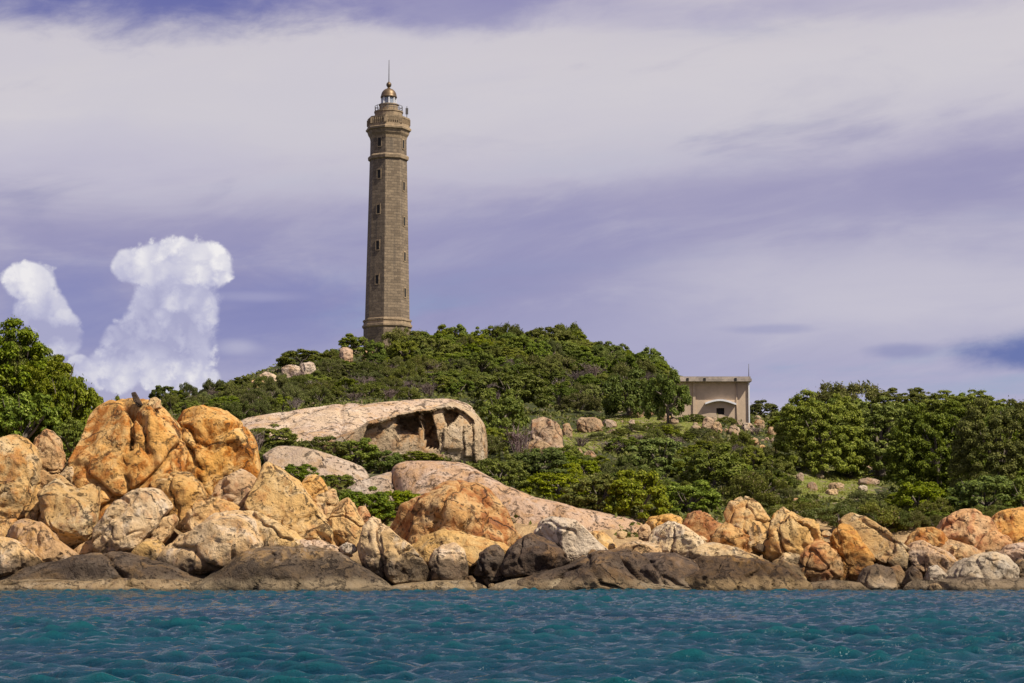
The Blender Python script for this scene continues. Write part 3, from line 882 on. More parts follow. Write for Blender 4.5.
     [(346, 492), (358, 483), (372, 478), (396, 470), (398, 480), (400, 512), (380, 520), (350, 514)], 141, 'mauve', {'depth': 3.5, 'lean': 0.9, 'rough': 0.6}),
    ('rock_slab', 'mauve grey slab sloping right between two green bushes, left centre',
     [(264, 453), (278, 446), (296, 446), (318, 451), (340, 459), (360, 467), (368, 478), (350, 497), (312, 497), (276, 480)], 150, 'mauve', {'depth': 5.0, 'lean': 1.2, 'rough': 0.5}),
    ('rock_slab', 'upper bare slab stretching left from the hollowed rock below the scrub slope',
     [(232, 424), (270, 417), (310, 410), (350, 406), (400, 402), (435, 398), (455, 399), (470, 408), (462, 436), (400, 460), (350, 466), (325, 466), (290, 458), (246, 444)], 184, 'mauve',
     {'depth': 11.0, 'lean': 1.6, 'rough': 0.45, 'lumps': 18, 'cracks': 5}),
    # shore, centre to right
    ('shore_ledge', 'dark sloping ledge just below the whitish dome',
     [(500, 588), (540, 574), (575, 563), (600, 553), (630, 552), (655, 560), (680, 572), (704, 587), (690, 597), (505, 597)], 121.2, 'dark', {'depth': 2.6, 'lean': 0.8, 'rough': 1.2, 'cracks': 4}),
    ('shore_ledge', 'dark tilted ledge with a diagonal crack, right of centre',
     [(610, 578), (632, 560), (650, 553), (670, 553), (690, 560), (712, 570), (740, 586), (730, 597), (640, 597), (615, 590)], 121.4, 'dark', {'depth': 2.4, 'lean': 0.8, 'rough': 0.8}),
    ('shore_ledge', 'brown whale back ledge tapering into the sea, right of centre',
     [(655, 588), (680, 570), (705, 559), (735, 557), (760, 560), (780, 568), (798, 578), (818, 590), (808, 598), (665, 598)], 120.9, 'brown', {'depth': 2.6, 'lean': 0.8, 'lumps': 9, 'rough': 1.2, 'cracks': 4}),
    ('shore_shelf', 'low pale rounded shelf at the waterline under the whitish dome',
     [(484, 590), (500, 582), (535, 577), (570, 578), (620, 576), (660, 584), (704, 589), (720, 596), (484, 598)], 119.9, 'shelf', {'lean': 1.1, 'depth': 1.6, 'lumps': 20, 'rough': 1.0}),
    ('shore_shelf', 'short pale shelf below the round grey boulder',
     [(380, 591), (400, 584), (430, 582), (460, 580), (480, 584), (490, 592), (480, 598), (382, 598)], 120.2, 'shelf', {'lean': 1.0, 'depth': 1.4, 'lumps': 9, 'rough': 0.8}),
    (BL, 'small round tan boulder at the low end of the long pink slab',
     [(638, 532), (641, 526), (646, 524), (650, 527), (652, 536), (646, 542), (639, 540)], 126.5, 'tan', {'lumps': 2, 'facets': 3}),
    (BL, 'low tan hump in front of the small round tan boulder',
     [(614, 550), (626, 543), (640, 541), (654, 543), (663, 551), (666, 562), (628, 563)], 124, 'tan', {'lumps': 6}),
    (BL, 'flat topped yellow rock under the green thicket, right of the pink slab',
     [(646, 524), (652, 517), (660, 515), (670, 514), (680, 517), (685, 524), (678, 534), (658, 534)], 128, 'yellow', {'lumps': 4}),
    (BL, 'pale folded boulder with a grey wedge in its side',
     [(650, 540), (658, 527), (672, 522), (684, 526), (696, 535), (708, 546), (704, 560), (682, 562), (664, 558), (653, 550)], 125, 'cream', {'lumps': 7}),
    (BL, 'orange faced boulder between the folded boulder and the rusty pitted one',
     [(683, 526), (690, 515), (700, 511), (710, 516), (723, 527), (722, 540), (710, 546), (693, 540)], 127, 'orange', {'lumps': 6}),
    (BL, 'rusty red pitted rock left of the tall cleft boulder',
     [(710, 542), (718, 530), (727, 524), (738, 527), (748, 535), (754, 548), (750, 559), (728, 556)], 126, 'orange', {'lumps': 16, 'rough': 1.4}),
    ('rock_slab', 'long pale slab lying in front of the rusty pitted rock',
     [(684, 553), (698, 545), (715, 543), (735, 549), (755, 556), (773, 563), (768, 573), (730, 570), (698, 567)], 123.5, 'cream', {'lean': 0.6}),
    (BL, 'tall cleft boulder split by dark cracks, right of the green thicket',
     [(726, 514), (732, 503), (742, 499), (752, 497), (760, 505), (767, 517), (771, 530), (769, 545), (758, 556), (746, 556), (737, 535), (729, 526)], 127, 'tan', {'lumps': 7, 'cracks': 5, 'rough': 1.2}),
    (BL, 'knobbly peaked rock mass right of the tall cleft boulder',
     [(764, 548), (770, 527), (778, 514), (786, 506), (793, 510), (803, 515), (812, 522), (820, 530), (825, 542), (818, 556), (800, 566), (782, 568), (768, 560)], 126, 'tan', {'lumps': 26, 'rough': 1.5, 'cracks': 3}),
    (BL, 'fan shaped rock with a curved crack, right shore',
     [(796, 562), (806, 550), (818, 540), (829, 544), (837, 555), (840, 569), (834, 582), (815, 588), (801, 582)], 124, 'orange', {'lumps': 10, 'cracks': 3, 'rough': 1.2}),
    (BL, 'broken cream rubble block below the knobbly peaked mass',
     [(772, 566), (784, 553), (798, 556), (808, 566), (811, 583), (796, 588), (780, 580)], 124, 'cream', {'lumps': 14, 'rough': 1.4}),
    (BL, 'steep orange rock left of the long leaning boulder',
     [(830, 545), (836, 532), (843, 526), (852, 525), (860, 536), (867, 547), (873, 562), (870, 578), (850, 585), (836, 580), (832, 562)], 125.2, 'orange', {'lumps': 14, 'rough': 1.3}),
    (BL, 'long smooth boulder leaning down to the right against the dark scrub',
     [(842, 522), (852, 514), (862, 515), (874, 524), (888, 535), (900, 544), (910, 550), (914, 563), (908, 574), (890, 570), (872, 562), (860, 548), (849, 534)], 126.4, 'tan', {'lumps': 4, 'facets': 4, 'rough': 0.8}),
    (BL, 'pale stone at the waterline below the steep orange rock',
     [(858, 582), (866, 569), (878, 565), (890, 568), (898, 578), (897, 592), (862, 592)], 122, 'cream', {'lumps': 5}),
    (BL, 'yellow knob beside the dark wedge rock on the right waterline',
     [(884, 577), (890, 568), (898, 565), (904, 572), (908, 582), (902, 590), (888, 588)], 122.5, 'tan', {'lumps': 3}),
    (BL, 'black wedge rock standing at the waterline, right shore',
     [(902, 590), (906, 573), (914, 566), (921, 574), (924, 588)], 122, 'dark', {'lumps': 3}),
    (BL, 'overhanging orange boulder capping the pink rock on the right',
     [(904, 547), (911, 536), (920, 529), (932, 528), (942, 532), (947, 542), (940, 551), (922, 550), (910, 554)], 127, 'orange', {'lumps': 7}),
    (BL, 'pink tan slope rock under the overhanging orange boulder',
     [(906, 556), (914, 544), (924, 541), (934, 546), (946, 553), (956, 560), (957, 572), (942, 580), (924, 576), (911, 568)], 125, 'pink', {'lumps': 8}),
    (BL, 'orange dome rock highest on the right, below the dark trees',
     [(936, 534), (946, 519), (958, 512), (972, 510), (982, 516), (992, 524), (997, 536), (988, 550), (960, 552), (943, 546)], 129, 'orange', {'lumps': 7, 'facets': 5}),
    (BL, 'orange boulder cut off by the right edge under the trees',
     [(988, 528), (998, 515), (1010, 510), (1024, 508), (1038, 512), (1042, 537), (1022, 550), (996, 545)], 129.5, 'orange', {'lumps': 9}),
    (BL, 'hollow orange rock between the dome rock and the right edge',
     [(972, 548), (982, 536), (996, 531), (1010, 537), (1016, 551), (1002, 560), (980, 560)], 127, 'orange', {'lumps': 12, 'rough': 1.4}),
    (BL, 'ribbed tan rock in front of the orange dome rock',
     [(938, 544), (950, 539), (964, 544), (978, 551), (988, 561), (978, 574), (956, 572), (943, 560)], 126, 'tan', {'lumps': 7, 'cracks': 3}),
    (BL, 'white crested boulder with brown foot on the right waterline',
     [(948, 576), (960, 563), (978, 556), (992, 552), (1005, 555), (1014, 565), (1022, 577), (1018, 589), (970, 592), (950, 589)], 122.6, 'white', {'lumps': 6}),
    (BL, 'reddish stone lying above the white crested boulder at the right edge',
     [(998, 554), (1010, 545), (1030, 542), (1038, 555), (1032, 565), (1008, 565)], 125, 'pink', {'lumps': 5}),
    (BL, 'cream stone cut by the right edge at the waterline',
     [(1010, 568), (1021, 560), (1040, 562), (1042, 586), (1018, 588)], 123, 'cream', {'lumps': 4}),
    (BL, 'small white split stone right of the black wedge rock',
     [(925, 580), (930, 567), (938, 565), (949, 578), (944, 586), (930, 586)], 122.8, 'white', {'lumps': 3, 'cracks': 3}),
    ('shore_shelf', 'brown shelf at the waterline along the right edge',
     [(906, 590), (918, 579), (940, 581), (965, 577), (1000, 580), (1034, 577), (1044, 596), (908, 598)], 120.9, 'brown', {'lean': 0.9, 'depth': 1.8, 'lumps': 14}),
    ('shore_shelf', 'low brown shelf below the fan shaped rock',
     [(798, 592), (812, 583), (838, 581), (862, 583), (872, 592), (866, 598), (800, 598)], 121, 'brown', {'lean': 0.9, 'depth': 1.5, 'lumps': 9}),
]
for (nm, lab, poly, Y, mt, kw) in ROCKS:
    rock(nm, lab, poly, Y, mt, **kw)

# the hollowed rock: an overhanging rim over a broken face with square recesses and upright pillars
rock('hollowed_rock', 'large hollowed rock with dark niches and upright pillars above the pink slab',
     [(318, 448), (345, 436), (368, 427), (400, 419), (430, 412), (450, 404), (462, 407), (473, 415), (480, 425), (482, 442), (481, 462), (470, 472), (440, 474), (400, 472), (360, 468), (326, 460)],
     168, 'cave', depth=5.5, lean=0.10, sub=7, facets=0, lumps=5, cracks=1, rough=0.42, sharp=0.30,
     niches=[([(372, 430), (398, 422), (432, 415), (447, 411), (457, 411), (466, 416), (474, 423), (476, 470), (380, 470), (366, 446)], 0.75),
             ([(400, 420), (420.5, 416), (421.5, 436), (402, 437)], 3.4), ([(403, 441), (413, 439.5), (414, 452), (407, 450)], 1.6),
             ([(425, 416), (434, 414.5), (437, 430), (440, 452), (430, 448), (426, 440)], 2.2),
             ([(446, 412), (453, 411), (460, 417), (455, 424), (447, 431)], 1.8), ([(445.5, 433), (464, 430), (464.5, 453), (445, 452)], -0.25), ([(465, 430), (474, 426), (475, 462), (466, 460)], -0.45)])

# smaller rocks on the hill: (px, py of the middle, half width, half height, distance offset, material, label)
HILL_ROCKS = [
    (547, 433, 17, 14, 'rubble', 'weathered granite boulder on the mid slope right of the hollowed rock'),
    (537, 447, 12, 6, 'rubble', 'sloping slab propped below the weathered granite boulder'),
    (555, 450, 9, 5, 'rubble', 'low slab in front of the weathered granite boulder'),
    (567, 431, 5, 7, 'rubble', 'small upright stone right of the weathered granite boulder'),
    (525, 458, 6, 7, 'rubble', 'pink stone half hidden in leaves below the propped slab'),
    (590, 424, 12, 7, 'rubble', 'dark grey split boulder in the shade under the hill trees'),
    (609, 424, 9, 6, 'rubble', 'flat grey boulder right of the dark split boulder'),
    (578, 457, 6, 8, 'rubble', 'left of two pale upright blocks above the green thicket'),
    (590, 458, 6, 7, 'rubble', 'right of two pale upright blocks above the green thicket'),
    (636, 412, 8, 5, 'rubble', 'pale rubble block at the foot of the hill trees left of the building'),
    (650, 413, 6, 4, 'rubble', 'low pink stone beside the rubble block left of the building'),
    (632, 424, 4, 6, 'rubble', 'leaning narrow stone on the grass below the rubble block'),
    (664, 417, 7, 5, 'rubble', 'pink block just left of the building wall foot'),
    (674, 421, 6, 5, 'rubble', 'rounded pink stone under the corner of the building'),
    (650, 428, 7, 3, 'rubble', 'flat pale stone on the grass left of the building'),
    (668, 434, 6, 4, 'rubble', 'grey stone low on the grass below the building corner'),
    (708, 424, 8, 9, 'rubble', 'orange rock leaning below the white arch of the building'),
    (717, 428, 6, 8, 'rubble', 'second orange rock, right half of the pair below the arch'),
    (696, 428, 6, 4, 'rubble', 'low tan stone left of the orange pair below the building'),
    (734, 430, 7, 6, 'rubble', 'pink rubble stone right of the orange pair'),
    (748, 428, 8, 7, 'rubble', 'mauve rubble block below the right end of the building'),
    (760, 424, 7, 6, 'rubble', 'pink block beneath the round bush right of the building'),
    (772, 432, 6, 7, 'rubble', 'tall pink block beside the big round tree'),
    (752, 441, 7, 5, 'rubble', 'lower pink stone in the rubble slope below the building'),
    (762, 447, 5, 3, 'tan', 'small tan stone lowest in the rubble slope'),
    (781, 471, 4, 3, 'white', 'small white stone at the left end of the grass clearing'),
    (800, 477, 4, 4, 'rubble', 'grey upright stone in the shade edge of the grass clearing'),
    (820, 476, 4, 2, 'white', 'flat pale stone at the back of the grass clearing'),
    (836, 486, 7, 4, 'rubble', 'largest pink stone in the middle of the grass clearing'),
    (832, 492, 6, 3, 'cream', 'pale flat stone just below the middle stone of the clearing'),
    (812, 486, 5, 4, 'rubble', 'dull grey stone left of the middle stone of the clearing'),
    (868, 482, 11, 4, 'rubble', 'long low pink stone at the right end of the grass clearing'),
    (863, 488, 4, 3, 'white', 'white stone below the long low pink stone'),
    (862, 467, 9, 3, 'rubble', 'pale earth-coloured boulder beside the thick trunk'),
    (915, 503, 5, 4, 'rubble', 'single pale stone alone in the dark scrub above the right shore'),
    (798, 503, 5, 5, 'tan', 'tan stone poking from scrub above the knobbly peaked mass'),
    (268, 378, 8, 6, 'mauve', 'left tan boulder on the crest left of the lighthouse'),
    (292, 371, 10, 6, 'mauve', 'middle flat tan boulder on the crest left of the lighthouse'),
    (308, 369, 8, 7, 'mauve', 'tallest pale boulder of the crest group left of the lighthouse'),
    (346, 356, 6, 9, 'pink', 'pointed pale stone just left of the lighthouse foot'),
    (368, 356, 6, 6, 'pink', 'small pale stone against the lighthouse foot'),
    (258, 384, 7, 5, 'pink', 'low pink stone below the left crest boulder'),
]
for (px, py, hw, hh, mt, lab) in HILL_ROCKS:
    if px > 600 and py < 455: hw *= 0.75; hh *= 0.72
    p = hit(px, py + hh * 0.8)
    if p is None: continue
    rr = random.Random(px * 7 + py)
    n = 11; a0 = rr.random()
    poly = []
    for i in range(n):
        t = 2 * math.pi * (i + a0) / n; q = rr.uniform(0.82, 1.15)
        sq = (abs(math.cos(t)) ** 3 + abs(math.sin(t)) ** 3) ** (-1 / 3)
        poly.append((px + hw * q * sq * math.cos(t), py - hh * q * sq * math.sin(t) + (hh * 0.5 if math.sin(t) < 0 else 0)))
    rock('hill_stone' if hw < 9 else 'boulder', lab, poly, p.y - 0.2, mt, lumps=4, facets=6, rough=1.1, group='stones scattered over the hillside')

rb = random.Random(41)
for i in range(46):
    if i < 24: px, py = rb.uniform(606, 700), rb.uniform(411, 438)
    else: px, py = rb.uniform(704, 778), rb.uniform(419, 452)
    p = hit(px, py)
    if p is None: continue
    hw = rb.uniform(1.6, 3.8); hh = hw * rb.uniform(0.5, 0.95)
    poly = [(px + hw * rb.uniform(0.8, 1.15) * math.cos(j * 0.628), py - hh * 0.6 - hh * rb.uniform(0.8, 1.15) * math.sin(j * 0.628)) for j in range(10)]
    rock('rubble_stone', 'small pinkish stone in the rubble spread below the building', poly, p.y, 'rubble', lumps=3, facets=6, rough=1.2, cat='stone',
         group='rubble on the slope below the building')

# loose stones wedged between the shore boulders
LOOSE = [(72, 556), (128, 568), (170, 578), (236, 530), (262, 506), (312, 532), (330, 540), (372, 582), (404, 588), (424, 578), (436, 586), (470, 580), (492, 586), (516, 580), (528, 545),
         (612, 556), (622, 535), (634, 544), (660, 548), (668, 528), (700, 540), (724, 556), (742, 556), (758, 560), (776, 578), (790, 586), (826, 586), (846, 586), (880, 562), (914, 556),
         (935, 588), (954, 548), (990, 552), (1006, 566), (1018, 552), (958, 556), (826, 534), (760, 548), (684, 545), (646, 550)]
for i, (px, py) in enumerate(LOOSE):
    rr = random.Random(i * 31 + 5)
    p = hit(px, py + 3, 119.0, 140.0)
    Y = min((p.y if p else 124.0), 126.5) - 1.5
    hw = rr.uniform(3, 7); hh = hw * rr.uniform(0.55, 0.9)
    poly = []
    for j in range(10):
        t = 2 * math.pi * j / 10; q = rr.uniform(0.8, 1.15)
        poly.append((px + hw * q * math.cos(t), py - hh * q * math.sin(t)))
    rock('loose_stone', 'small loose stone wedged between the shore boulders', poly, Y, ['tan', 'cream', 'brown', 'pink', 'orange'][i % 5], lumps=2, facets=5, cat='stone', group='loose stones between the shore boulders')


# ------------------------------------------------------------------ lighthouse
def build_lighthouse():
    Y0 = 300.0
    base = at(387, 353, Y0)
    s = ppm(Y0)
    zb = base.z - 1.0
    root = empty('lighthouse', (base.x, Y0, zb))
    tag(root, 'tall tapering octagonal stone lighthouse with a bronze dome, on the hilltop', 'lighthouse')
    A0 = math.radians(-5)                   # one edge of the octagon almost faces the viewer
    z = lambda py: at(386, py, Y0).z - zb
    R = lambda hw: hw / s / math.cos(math.radians(6))
    oct8 = lambda prof: prof

    def lathe(name, prof, mat, n=8, smooth=False, par=None, cap=True):
        bm = bmesh.new(); add_lathe(bm, prof, n, A0, cap)
        return bm_obj(name, bm, mat, par or root, smooth)
    lathe('plinth', [(R(24.0), -1.0), (R(24.0), z(329))], M['granite'])
    lathe('plinth_cornice', [(R(24.2), z(329)), (R(25.4), z(327.6)), (R(25.4), z(325.6)), (R(24.2), z(325.2)), (R(24.0), z(322.6)), (R(24.8), z(322)), (R(24.8), z(320.4)), (R(22.8), z(319.8))], M['granite_trim'])
    lathe('shaft', [(R(22.6), z(319.8)), (R(19.0), z(161.5))], M['granite'])
    lathe('string_course', [(R(19.1), z(161.5)), (R(20.6), z(160.6)), (R(21.0), z(158)), (R(20.6), z(157)), (R(18.9), z(156.2))], M['granite_trim'])
    lathe('upper_shaft', [(R(18.7), z(156.2)), (R(18.5), z(140.5))], M['granite'])
    lathe('corbel', [(R(18.6), z(140.5)), (R(19.2), z(138)), (R(20.8), z(135.5)), (R(21.8), z(132.4)), (R(23.2), z(131.6)), (R(23.4), z(129.8)), (R(22.6), z(129.2))], M['granite_trim'])
    # gallery parapet: pierced stone balustrade between posts
    g = lathe('gallery', [(R(22.0), z(129.2)), (R(22.0), z(128.0))], M['granite_trim'])
    bm = bmesh.new()
    ro, ri = R(21.6), R(20.2)
    for (za, zc) in ((z(128.0), z(126.2)), (z(120.6), z(119.0))):
        for (r0) in (0,):
            vo = [[bm.verts.new((r * math.sin(A0 + math.pi / 4 * i), -r * math.cos(A0 + math.pi / 4 * i), zz)) for i in range(8)] for (r, zz) in ((ro, za), (ro, zc), (ri, zc), (ri, za))]
            for q in range(4):
                a, b_ = vo[q], vo[(q + 1) % 4]
                for i in range(8):
                    j = (i + 1) % 8
                    bm.faces.new((a[i], a[j], b_[j], b_[i]))
    bm_obj('parapet_rail', bm, M['granite_trim'], g)
    rm = (ro + ri) / 2
    bm = bmesh.new()
    for i in range(8):
        a = Vector((math.sin(A0 + math.pi / 4 * i), -math.cos(A0 + math.pi / 4 * i), 0)) * rm
        b_ = Vector((math.sin(A0 + math.pi / 4 * (i + 1)), -math.cos(A0 + math.pi / 4 * (i + 1)), 0)) * rm
        for kx in range(7):
            p = a.lerp(b_, kx / 7.0)
            r = 0.20 if kx == 0 else 0.10
            add_box(bm, p.x - r, p.x + r, p.y - r, p.y + r, z(126.3), z(120.5))
    bm_obj('baluster', bm, M['granite_trim'], g)
    lathe('gallery_wall', [(R(17.6), z(128.0)), (R(17.6), z(119.4))], M['granite_trim'])
    lathe('lower_drum', [(R(14.2), z(119.4)), (R(14.2), z(113.6)), (R(14.8), z(113.2)), (R(14.8), z(112.2)), (R(13.6), z(111.9))], M['granite_trim'], 24)
    lathe('lantern_drum', [(R(9.6), z(111.9)), (R(9.4), z(106)), (R(10.2), z(105.6)), (R(10.2), z(104.8)), (R(8.2), z(104.6))], M['granite_trim'], 24)
    bm = bmesh.new(); add_lathe(bm, [(R(6.9), z(104.6)), (R(6.9), z(97.8))], 16, A0)
    lan = bm_obj('lantern', bm, M['glass'], root)
    bm = bmesh.new(); add_lathe(bm, [(R(3.2), z(104.4)), (R(3.6), z(102)), (R(3.2), z(99))], 12, A0)
    bm_obj('lamp_lens', bm, M['white'], lan, True)
    for i in range(8):
        a = A0 + math.pi / 4 * i + 0.2
        x, y = R(7.2) * math.sin(a), -R(7.2) * math.cos(a)
        bm = bmesh.new(); add_box(bm, x - 0.10, x + 0.10, y - 0.10, y + 0.10, z(104.6), z(97.8))
        bm_obj('mullion', bm, M['white'], lan)
    dome = [(R(8.3), z(98.0)), (R(8.5), z(97.2)), (R(8.1), z(96.4))]
    for i in range(1, 10):
        t = i / 10 * math.pi / 2
        dome.append((R(7.9) * math.cos(t), z(96.4) + (z(88.4) - z(96.4)) * math.sin(t)))
    dome += [(R(1.6), z(88.2)), (R(1.3), z(87.2))]
    lathe('dome', dome, M['bronze'], 24, True)
    ball = [(R(0.8), z(87.6))] + [(R(2.7) * math.sin(math.pi * i / 8), z(84.8) - (z(82.0) - z(84.8)) * math.cos(math.pi * i / 8)) for i in range(1, 8)] + [(0.06, z(81.4))]
    lathe('finial', ball, M['bronze'], 16, True)
    lathe('lightning_rod', [(0.075, z(82.0)), (0.06, z(70)), (0.04, z(60))], M['iron'], 8)
    # iron railing round the lantern gallery
    bm = bmesh.new()
    n = 14; rr = R(14.0)
    ring = [Vector((rr * math.sin(2 * math.pi * i / n), -rr * math.cos(2 * math.pi * i / n), 0)) for i in range(n)]
    for i in range(n):
        p = ring[i]; q = ring[(i + 1) % n]
        tube_pts(bm, [p + Vector((0, 0, z(112.2))), p + Vector((0, 0, z(106.6)))], [0.05, 0.05], 5)
        for py in (106.8, 109.4):
            tube_pts(bm, [p + Vector((0, 0, z(py))), q + Vector((0, 0, z(py)))], [0.04, 0.04], 5)
    bm_obj('railing', bm, M['iron'], root)
    bm = bmesh.new()
    tube_pts(bm, [(R(18.6), -0.5, z(119)), (R(18.6), -0.5, z(107))], [0.06, 0.05], 6)
    add_box(bm, R(18.6) - 0.2, R(18.6) + 0.2, -0.65, -0.4, z(115), z(109))
    bm_obj('mast', bm, M['iron'], root)
    # windows set into the faces: a frame round a near-black block, recess shade as its colour
    for face_ang, pys in ((-27.5, (145, 177, 212, 248, 282)), (62.5, (146, 188, 223, 258, 294)), (152.5, (165, 200, 236, 270)), (242.5, (165, 200, 236, 270))):
        a = math.radians(face_ang)
        nrm = Vector((math.sin(a), -math.cos(a), 0)); tan = Vector((math.cos(a), math.sin(a), 0))
        for py in pys:
            t = (319.8 - py) / (319.8 - 161.5)
            rad = (R(22.6) + (R(19.0) - R(22.6)) * t) if py > 160 else R(18.6)
            ap = rad * math.cos(math.pi / 8)
            hw, hh = 0.27, 0.66
            zc = z(py)

            def slab(bm, u0, u1, d0, d1, w0, w1):
                vs = []
                for (u, d, w) in ((u0, d0, w0), (u1, d0, w0), (u1, d1, w0), (u0, d1, w0), (u0, d0, w1), (u1, d0, w1), (u1, d1, w1), (u0, d1, w1)):
                    p = tan * u + nrm * (ap + d); vs.append(bm.verts.new((p.x, p.y, w)))
                for f in ((0, 3, 2, 1), (4, 5, 6, 7), (0, 1, 5, 4), (1, 2, 6, 5), (2, 3, 7, 6), (3, 0, 4, 7)):
                    bm.faces.new([vs[i] for i in f])
            bm = bmesh.new(); slab(bm, -hw, hw, -0.3, 0.045, zc - hh, zc + hh)
            wdw = bm_obj('window', bm, M['dark'], root)
            bm = bmesh.new()
            slab(bm, -hw - 0.13, -hw, -0.3, 0.07, zc - hh - 0.1, zc + hh + 0.2); slab(bm, hw, hw + 0.13, -0.3, 0.07, zc - hh - 0.1, zc + hh + 0.2)
            slab(bm, -hw, hw, -0.3, 0.065, zc + hh, zc + hh + 0.2); slab(bm, -hw, hw, -0.3, 0.09, zc - hh - 0.14, zc - hh)
            bm_obj('window_frame', bm, M['granite_trim'], wdw)


build_lighthouse()


# ------------------------------------------------------------------ the flat-roofed building
def build_building():
    Y0 = 226.0
    s = ppm(Y0)
    o = at(713, 418, Y0)
    root = empty('flat_roofed_building', (o.x, Y0, o.z))
    tag(root, 'tan flat-roofed building with a white arched hood, right of the hill trees', 'building')
    X = lambda px: (px - 713) / s
    Z = lambda py: at(713, py, Y0).z - o.z
    bm = bmesh.new()
    # walls as a shell with a doorway cut through the front
    d0, d1 = 0.0, 8.5
    xl, xr = X(672), X(748.5)
    ox0, ox1, oz1 = X(716.5), X(724.5), Z(408)
    add_box(bm, xl, ox0, d0, 0.3, -2.5, Z(382)); add_box(bm, ox1, xr, d0, 0.3, -2.5, Z(382)); add_box(bm, ox0, ox1, d0, 0.3, oz1, Z(382))
    add_box(bm, ox0, ox1, d0, 0.3, -2.5, Z(414.5))
    add_box(bm, xl, xl + 0.3, 0.3, d1, -2.5, Z(382)); add_box(bm, xr - 0.3, xr, 0.3, d1, -2.5, Z(382)); add_box(bm, xl + 0.3, xr - 0.3, d1 - 0.3, d1, -2.5, Z(382))
    bm_obj('wall', bm, M['render'], root)
    bm = bmesh.new(); add_box(bm, xl - 0.05, X(751.5), -0.85, d1 + 0.4, Z(382) + 0.01, Z(379.2))
    add_box(bm, xl + 0.1, X(750.5), -0.7, d1 + 0.2, Z(379.2), Z(377))
    rf = bm_obj('roof', bm, M['concrete'], root)
    for px in (686, 703, 734):
        bm = bmesh.new(); add_box(bm, X(px), X(px) + 0.28, -0.89, -0.855, Z(382) + 0.06, Z(378.6)); bm_obj('roof_edge_mark', bm, M['dark'], rf)  # small near-black blocks on the front of the roof edge
    bm = bmesh.new(); add_box(bm, X(693.0), X(695.6), -0.16, 0.0, -2.5, Z(382)); bm_obj('pilaster', bm, M['render'], root)
    bm = bmesh.new(); tube_pts(bm, [(X(736.8), -0.07, -1.0), (X(736.8), -0.07, Z(383))], [0.06, 0.06], 6); bm_obj('downpipe', bm, M['render'], root, True)
    bm = bmesh.new(); add_box(bm, X(748.6), X(749.8), -0.2, 0.05, -2.0, Z(382)); bm_obj('corner_post', bm, M['white'], root)
    # arched hood over the opening
    bm = bmesh.new()
    pts = []
    for i in range(15):
        t = i / 14
        pts.append((X(705 + 31 * t), Z(405.2 - 3.6 * math.sin(math.pi * min(1, t * 1.02)) - 0.6 * (1 - t))))
    th = 0.2
    ring = []
    for (x, zz) in pts:
        ring.append([bm.verts.new(q) for q in ((x, -0.55, zz), (x, -0.55, zz + th), (x, 0.0, zz + th), (x, 0.0, zz))])
    for a, b_ in zip(ring[:-1], ring[1:]):
        for i in range(4):
            bm.faces.new((a[i], a[(i + 1) % 4], b_[(i + 1) % 4], b_[i]))
    bm.faces.new(ring[0]); bm.faces.new(ring[-1][::-1])
    bm_obj('arched_hood', bm, M['white'], root)
    bm = bmesh.new(); add_box(bm, ox0 + 0.003, ox1 - 0.003, 0.32, 0.36, Z(414.5), oz1); bm_obj('doorway_shade', bm, M['dark'], root)  # near-black panel behind the doorway: the shade inside is put into its colour
    bm = bmesh.new(); tube_pts(bm, [(X(750.4), 1.0, Z(377)), (X(750.6), 1.0, Z(363))], [0.045, 0.03], 6); bm_obj('antenna', bm, M['iron'], root, True)


build_building()


# ------------------------------------------------------------------ plants
def leaf_quads(P, N, size, r, aspect=0.55):
    """diamond leaves at P facing roughly N, folded a little along the middle"""
    n = len(P)
    N = N + r.normal(size=(n, 3)) * 0.45
    N /= np.linalg.norm(N, axis=1)[:, None] + 1e-9
    T = np.cross(N, r.normal(size=(n, 3))); T /= np.linalg.norm(T, axis=1)[:, None] + 1e-9
    B = np.cross(N, T)
    s = (size * r.uniform(0.55, 1.35, n))[:, None]
    a = P - T * s; c = P + T * s
    b = P + B * s * aspect + N * s * 0.12; d = P - B * s * aspect + N * s * 0.12
    V = np.stack([a, b, c, d], 1).reshape(-1, 3)
    Fq = np.arange(4 * n).reshape(n, 4)
    return V, Fq


ASPECT = {'broad': 1.3, 'big': 1.6, 'dense': 1.3, 'scrub': 1.15}


